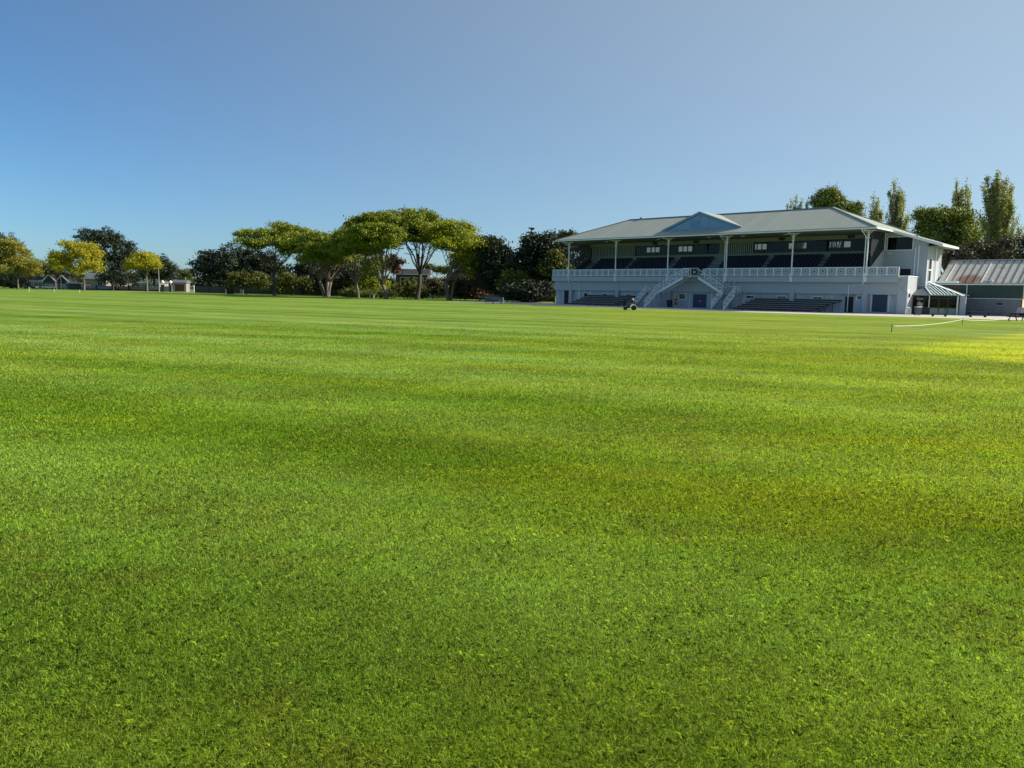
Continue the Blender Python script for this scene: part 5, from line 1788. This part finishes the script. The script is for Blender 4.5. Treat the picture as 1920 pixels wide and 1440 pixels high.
house('bungalow', 'pale bungalow with grey roof and a long dark window, left of the gabled houses', 71, 284, 4.6, 6, 2.9, 4.9, M['house_lt'], M['roof_slate'], wins=[(-1.2, .9, 2.0, 2.3)])
house('gabled_house', 'dark gabled house with pale barge boards behind the white parked car', 93, 282, 4.2, 6, 2.7, 5.2, M['house_dk'], M['roof_dark'], gable_front=True, wins=[(-1.4, .8, 1.4, 1.7)])
house('gabled_house', 'dark gabled house with a white pole in front, right of the other gable', 117, 284, 4.2, 6, 2.6, 5.0, M['house_dk'], M['roof_dark'], gable_front=True, wins=[(-1.2, .8, .4, 1.8)])
house('carport', 'low dark carport with a pale roof edge beside the second gable', 141, 278, 5.0, 6, 2.4, 2.7, M['house_dk'], M['roof_dark'], wins=[])
house('villa', 'cream villa with tall windows half hidden behind the bright golden tree', 178, 300, 9.0, 8, 4.2, 6.4, M['house_lt'], M['roof_slate'], wins=[(-3.6, .8, -2.6, 3.0), (-2.0, .8, -1.0, 3.0), (1.4, .8, 3.0, 3.0)])
house('villa', 'cream gabled villa behind the mauve street wall and small golden tree', 224, 296, 4.5, 8, 3.0, 5.2, M['house_lt'], M['roof_slate'], gable_front=True, wins=[(-1.0, .8, 1.0, 2.4)])
house('villa', 'low cream villa wall showing under the small golden tree', 280, 300, 8.0, 8, 3.0, 4.6, M['house_lt'], M['roof_slate'], wins=[(-2.8, .8, -1.0, 2.4), (1.0, .8, 2.6, 2.4)])


def aerial(t):
    m = MB().tube([(1.0, 3.0, 6.9), (1.0, 3.0, 9.6)], .04, 6).beam((.2, 3.0, 9.3), (1.8, 3.0, 9.3), .04, .04)
    for i in range(5): m.beam((.3 + i * .35, 2.6, 9.32), (.3 + i * .35, 3.4, 9.32), .02, .02)
    m.build('aerial', M['steel'], t)
    MB().box(-3.4, -1.2, 3.2, .8, -.004, 3.4).build('balcony', M['trim'], t)


house('two_storey_house', 'dark two storey house with a wide low roof and aerial, seen between the spreading trees', 772, 206, 8.4, 6, 6.2, 7.6, M['house_dk'], M['roof_dark'],
      wins=[(-3.0, 3.6, -.6, 5.2), (.6, 3.6, 3.0, 5.2), (-3.0, .9, -1.4, 2.3)], extra=aerial)
house('tiled_house', 'low house with brown tiled roof right of the two storey house', 822, 200, 6.5, 6, 2.9, 5.2, M['house_lt'], M['roof_brown'], wins=[(-2.2, 1.0, -.6, 2.2), (.8, 1.0, 2.2, 2.2)])
house('white_house', 'pale house glimpsed through the gap left of the fan of pale limbs', 563, 232, 7.0, 6, 4.8, 6.6, M['house_lt'], M['roof_slate'], wins=[(-1.8, 2.8, .2, 4.2), (1.0, 2.8, 2.4, 4.2)])


def lamp_post():
    t = thing('street_lamp', 'tall grey street lamp with an arm, right of the small golden tree', 'street lamp', W(299, 258), 0)
    MB().tube([(0, 0, 0), (0, 0, .6), (0, 0, 9.6)], [.12, .10, .06], 8).build('pole', M['steel'], t)
    MB().tube([(0, 0, 9.6), (.3, 0, 10.4), (1.4, 0, 11.2), (2.6, 0, 11.4)], .04, 6).build('arm', M['steel'], t)
    MB().prism([(2.5, 11.32), (3.7, 11.36), (3.6, 11.55), (2.6, 11.52)], 'y', -.16, .16).build('lamp_head', M['steel'], t)


lamp_post()
t = thing('white_pole', 'thin white pole in front of the second dark gable', 'pole', W(115.5, 268), 0)
MB().tube([(0, 0, 0), (0, 0, 4.2)], [.09, .07], 8).build('shaft', M['white_plain'], t)
MB().box(.9, -.1, .2, 1.7, .1, 1.9).build('box', M['slat_pale'], t)


def car(label, px, Y, rot, col, kind=0):
    t = thing('parked_car', label, 'car', W(px, Y), rot, 'cars parked along the street')
    L_, wd = (4.3, .86) if kind == 0 else (4.4, .9)
    if kind == 0:
        prof = [(-2.12, .35), (2.12, .35), (2.15, .62), (1.95, .80), (1.05, .92), (.45, 1.34), (-.75, 1.40), (-1.65, 1.02), (-2.1, .95)]
        gl = [(1.0, .95), (.45, 1.30), (-.72, 1.35), (-1.5, 1.0)]
    else:
        prof = [(-2.2, .38), (2.2, .38), (2.22, .75), (1.95, 1.0), (1.25, 1.1), (.55, 1.70), (-1.9, 1.75), (-2.15, 1.1)]
        gl = [(1.15, 1.12), (.5, 1.64), (-1.8, 1.68), (-1.95, 1.12)]
    MB().prism(prof, 'y', -wd, wd).build('body', col, t, bevel=.05)
    MB().prism(gl, 'y', -wd - .006, wd + .006).build('side_glass', M['car_glass'], t)
    if kind == 0: ws = [(1.08, .93), (.50, 1.32)]
    else: ws = [(1.30, 1.12), (.60, 1.68)]
    MB().beam((ws[0][0], 0, ws[0][1]), (ws[1][0], 0, ws[1][1]), 1.4, .03).build('windscreen', M['car_glass'], t)
    for x in (-1.35, 1.35):
        for s_ in (-1, 1):
            w = MB().disc((x, s_ * (wd - .05), .32), 'y', .18, .32, .2).build('wheel', M['rubber'], t)
            MB().disc((x, s_ * (wd - .03), .32), 'y', .0, .178, .16).build('rim', M['steel'], w)
    for s_ in (-1, 1):
        MB().box(2.1, s_ * .62 - .16, .62, 2.17, s_ * .62 + .16, .76).build('headlight', M['grey_lid'], t)
    return t


car('white hatchback parked in front of the first dark gable', 94, 268, .06, M['car_white'], 0)
car('silver van nose-on under the olive-gold tree', 42, 266, -1.2, M['car_silver'], 1)
car('dark saloon in the shade behind the silver van', 58, 272, .1, M['house_dk'], 0)

# far-off trees closing the horizon behind the street and the shed
def far_wood():
    rng = np.random.default_rng(99)
    lobes = []
    for (x0, x1, Y, h) in ((-340, -60, 420, 8.5), (-70, 60, 330, 7.5), (40, 260, 260, 8.0)):
        x = x0
        while x < x1:
            r = rng.uniform(5, 9)
            lobes.append((x, Y + rng.uniform(-6, 6), h * .42, r, r * .6, h * rng.uniform(.42, .62)))
            x += r * 1.15
    v, f, c = crown_cloud(lobes, 5200, 12, 1.1, .75, .1, -.9, .12, seed=77, shell=.5)
    o = raw_mesh('far_wood', v, f, L_DRK2)
    tag(o, kind='stuff'); o['label'] = 'low far-off belt of dark trees along the horizon'; o['category'] = 'wood'


far_wood()


# ------------------------------------------------------------------ people and the mower
def skinned(name, chains, mt, parent, root, sub=2):
    """Grow one continuous surface over a skeleton: chains of (x, y, z, radius) joints; equal joints are shared."""
    vs, rad, es = [], [], []

    def vid(j):
        for i, v in enumerate(vs):
            if abs(v[0] - j[0]) + abs(v[1] - j[1]) + abs(v[2] - j[2]) < 1e-5:
                return i
        vs.append(j[:3]); rad.append(j[3]); return len(vs) - 1
    for ch in chains:
        ids = [vid(j) for j in ch]
        es += [(a, b) for a, b in zip(ids[:-1], ids[1:]) if a != b]
    me = bpy.data.meshes.new(name)
    me.from_pydata(vs, es, [])
    o = bpy.data.objects.new(name, me)
    COL.objects.link(o); o.parent = parent
    md = o.modifiers.new('skin', 'SKIN')
    md.use_smooth_shade = True
    if not me.skin_vertices:
        bm = bmesh.new(); bm.from_mesh(me); bm.verts.layers.skin.verify(); bm.to_mesh(me); bm.free()
    sv = me.skin_vertices[0].data
    for i, r in enumerate(rad):
        sv[i].radius = (r, r)
        sv[i].use_root = False
    sv[vid(root)].use_root = True
    ss = o.modifiers.new('subsurf', 'SUBSURF'); ss.levels = sub; ss.render_levels = sub
    me.materials.append(mt)
    return o


def hand(wr, fwd, side, curl):
    """Palm and five fingers from the wrist joint, as chains to add to a body skeleton."""
    w = Vector(wr[:3]); f = Vector(fwd).normalized(); s_ = Vector(side).normalized(); d = f.cross(s_)
    pal = w + f * .075
    pj = (*pal, .026)
    ch = [[wr, pj]]
    for off, ln in ((-.030, .060), (-.010, .074), (.010, .070), (.030, .054)):
        a = pal + s_ * off + f * .03
        b = a + f * ln * .5 + d * curl * .02
        c = b + f * ln * .3 + d * curl * .035
        ch.append([pj, (*a, .010), (*b, .009), (*c, .008)])
    a = w + f * .04 - s_ * .04; b = a + f * .03 - s_ * .02 + d * curl * .015
    ch.append([pj, (*a, .011), (*b, .009)])
    return ch


def person(label, base, rotz, J, top, legs_c, hat=None, long_legs=False):
    t = thing('person', label, 'person', base, rotz)
    pel = (*J['pelvis'], .125)
    ch = [[pel, (*J['waist'], .115), (*J['chest'], .135), (*J['neck'], .055), (*J['chin'], .072), (*J['head'], .098), (*J['crown'], .070)]]
    cj = (*J['chest'], .135)
    for s_ in ('l', 'r'):
        sh, el, wr = (*J['sh_' + s_], .058), (*J['el_' + s_], .040), (*J['wr_' + s_], .028)
        ch.append([cj, sh, el, wr])
        ch += hand(wr, Vector(J['wr_' + s_]) - Vector(J['el_' + s_]), (0, 0, 1) if s_ == 'l' else (0, 0, -1), 1.0)
        ch.append([pel, (*J['hip_' + s_], .088), (*J['kn_' + s_], .056), (*J['an_' + s_], .038), (*J['toe_' + s_], .034)])
    # nose and ears grow from the head
    h = Vector(J['head']); fd = Vector(J['face']).normalized(); sd = fd.cross(Vector((0, 0, 1))).normalized()
    hj = (*J['head'], .098)
    ch.append([hj, (*(h + fd * .105 + Vector((0, 0, -.01))), .014)])
    for q in (-1, 1):
        ch.append([hj, (*(h + sd * q * .098), .016)])
    skinned('body', ch, M['skin'], t, pel)
    # clothes follow the body
    tp = [[(*J['pelvis'], .145), (*J['waist'], .138), (*J['chest'], .158), (*J['neck'], .070)]]
    for s_ in ('l', 'r'):
        a = Vector(J['sh_' + s_]); b = Vector(J['el_' + s_])
        tp.append([(*J['chest'], .158), (*J['sh_' + s_], .080), (*a.lerp(b, .75 if top[1] == 'short' else 1.0), .062)])
        if top[1] == 'long':
            tp[-1].append((*b.lerp(Vector(J['wr_' + s_]), .9), .046))
    skinned('shirt', tp, top[0], t, (*J['pelvis'], .145))
    lg = [[(*J['waist'], .132), (*J['pelvis'], .150)]]
    for s_ in ('l', 'r'):
        a = Vector(J['hip_' + s_]); b = Vector(J['kn_' + s_])
        c = [(*J['pelvis'], .150), (*J['hip_' + s_], .112)]
        if long_legs:
            c += [(*b, .078), (*b.lerp(Vector(J['an_' + s_]), .92), .060)]
        else:
            c += [(*a.lerp(b, .9), .090)]
        lg.append(c)
    skinned('trousers' if long_legs else 'shorts', lg, legs_c, t, (*J['pelvis'], .150))
    for s_ in ('l', 'r'):
        a = Vector(J['an_' + s_]); b = Vector(J['toe_' + s_])
        back = a - (b - a).normalized() * .05 + Vector((0, 0, -.035))
        skinned('shoe', [[(*back, .046), (*a.lerp(b, .5), .046), (*b, .040)]], M['white_plain'] if not long_legs else M['black'], t, (*back, .046), 1)
    # hair or cap
    c = Vector(J['head']); u = (Vector(J['crown']) - Vector(J['head'])).normalized()
    m = MB().lathe([(.108, -.01), (.112, .03), (.098, .075), (.060, .108), (.015, .122)], (0, 0, 0), 14)
    q = Vector((0, 0, 1)).rotation_difference(u)
    m.v = [tuple(c + u * .01 - fd * .012 + q @ Vector(p)) for p in m.v]
    if hat:
        br = MB().lathe([(.10, 0), (.10, .012)], n=12)
        m.add([tuple(c + u * .03 + fd * .10 + q @ Vector(p)) for p in br.v], br.f)
    m.build('cap' if hat else 'hair', hat or M['hair'], t, smooth=True)
    for q_ in (-1, 1):
        e = c + fd * .092 + sd * q_ * .034 + u * .012
        MB().lathe([(.004, -.008), (.012, 0), (.004, .008)], tuple(e), 8).build('eye', M['black'], t)
    e = c + fd * .088 - u * .050
    MB().beam(tuple(e - sd * .026), tuple(e + sd * .026), .014, .010).build('mouth', M['maroon'], t)
    return t


RUN = dict(pelvis=(0, 0, .88), waist=(0, -.03, 1.03), chest=(0, -.07, 1.24), neck=(0, -.10, 1.41), chin=(0, -.13, 1.48), head=(0, -.13, 1.56), crown=(0, -.12, 1.65), face=(0, -1, -.1),
           sh_l=(.19, -.07, 1.34), el_l=(.33, .06, 1.12), wr_l=(.22, -.14, 1.06), sh_r=(-.19, -.07, 1.34), el_r=(-.33, .02, 1.10), wr_r=(-.20, -.18, 1.14),
           hip_l=(.10, 0, .84), kn_l=(.11, -.02, .46), an_l=(.12, .30, .30), toe_l=(.12, .34, .16), hip_r=(-.10, 0, .84), kn_r=(-.10, -.14, .47), an_r=(-.10, -.06, .09), toe_r=(-.10, -.20, .04))
person('person jogging in dark shirt and shorts on the shaded paving before the blue double door', W(1267, 101.0), .25, RUN, (M['shirt_dk'], 'short'), M['black'])

RX, RY = W(1186, 90.0).x, 90.0


def mower():
    t = thing('ride_on_mower', 'low dark ride-on mower with a front roller and pale mudguards at the grass edge', 'mower', (RX, RY, 0), 0)
    MB().disc((.20, 0, .27), 'y', .0, .27, .80, 24).build('drive_drum', M['rubber'], t, smooth=False)
    MB().disc((-.78, 0, .20), 'y', .0, .20, .85, 24).build('front_roller', M['rubber'], t)
    m = MB().beam((-.78, -.46, .24), (.20, -.46, .34), .05, .07).beam((-.78, .46, .24), (.20, .46, .34), .05, .07).beam((-.35, -.46, .29), (-.35, .46, .29), .05, .05)
    m.build('frame', M['black'], t)
    MB().prism([(-.62, .30), (-.05, .32), (-.05, .52), (-.22, .60), (-.58, .44)], 'y', -.28, .28).build('engine_cover', M['black'], t, bevel=.02)
    for s_ in (-1, 1):
        pts = [(.20 + .33 * math.cos(a), s_ * .44, .27 + .33 * math.sin(a)) for a in [R(175 - i * 17.5) for i in range(11)]]
        MB().tube(pts, .024, 6).build('mudguard', M['slat_pale'], t)
    MB().box(.10, -.2, .55, .52, .2, .62).build('seat', M['black'], t)
    MB().box(.47, -.2, .623, .55, .2, .85).build('seat_back', M['black'], t)
    MB().tube([(-.10, 0, .5), (-.16, 0, .74), (-.16, .16, .80)], .018, 6).tube([(-.16, 0, .74), (-.16, -.16, .80)], .018, 6).build('steering_bar', M['steel'], t)
    for x in (-.78, .20):
        MB().tube([(x, -.5, .27 if x > 0 else .20), (x, .5, .27 if x > 0 else .20)], .03, 8).build('axle', M['steel'], t)


mower()
RID = dict(pelvis=(.30, 0, .72), waist=(.26, 0, .85), chest=(.18, 0, 1.06), neck=(.10, 0, 1.20), chin=(.05, 0, 1.26), head=(.05, 0, 1.33), crown=(.06, 0, 1.41), face=(-1, 0, -.15),
           sh_l=(.16, -.18, 1.13), el_l=(.06, -.24, .90), wr_l=(-.10, -.17, .84), sh_r=(.16, .18, 1.13), el_r=(.06, .24, .90), wr_r=(-.10, .17, .84),
           hip_l=(.28, -.10, .70), kn_l=(-.10, -.19, .66), an_l=(-.30, -.34, .42), toe_l=(-.42, -.34, .38), hip_r=(.28, .10, .70), kn_r=(-.10, .19, .66), an_r=(-.30, .34, .42), toe_r=(-.42, .34, .38))
person('person in white cap and maroon top riding the low dark mower', (RX, RY, -.10), 0, RID, (M['maroon'], 'short'), M['white_plain'], hat=M['white_plain'], long_legs=True)
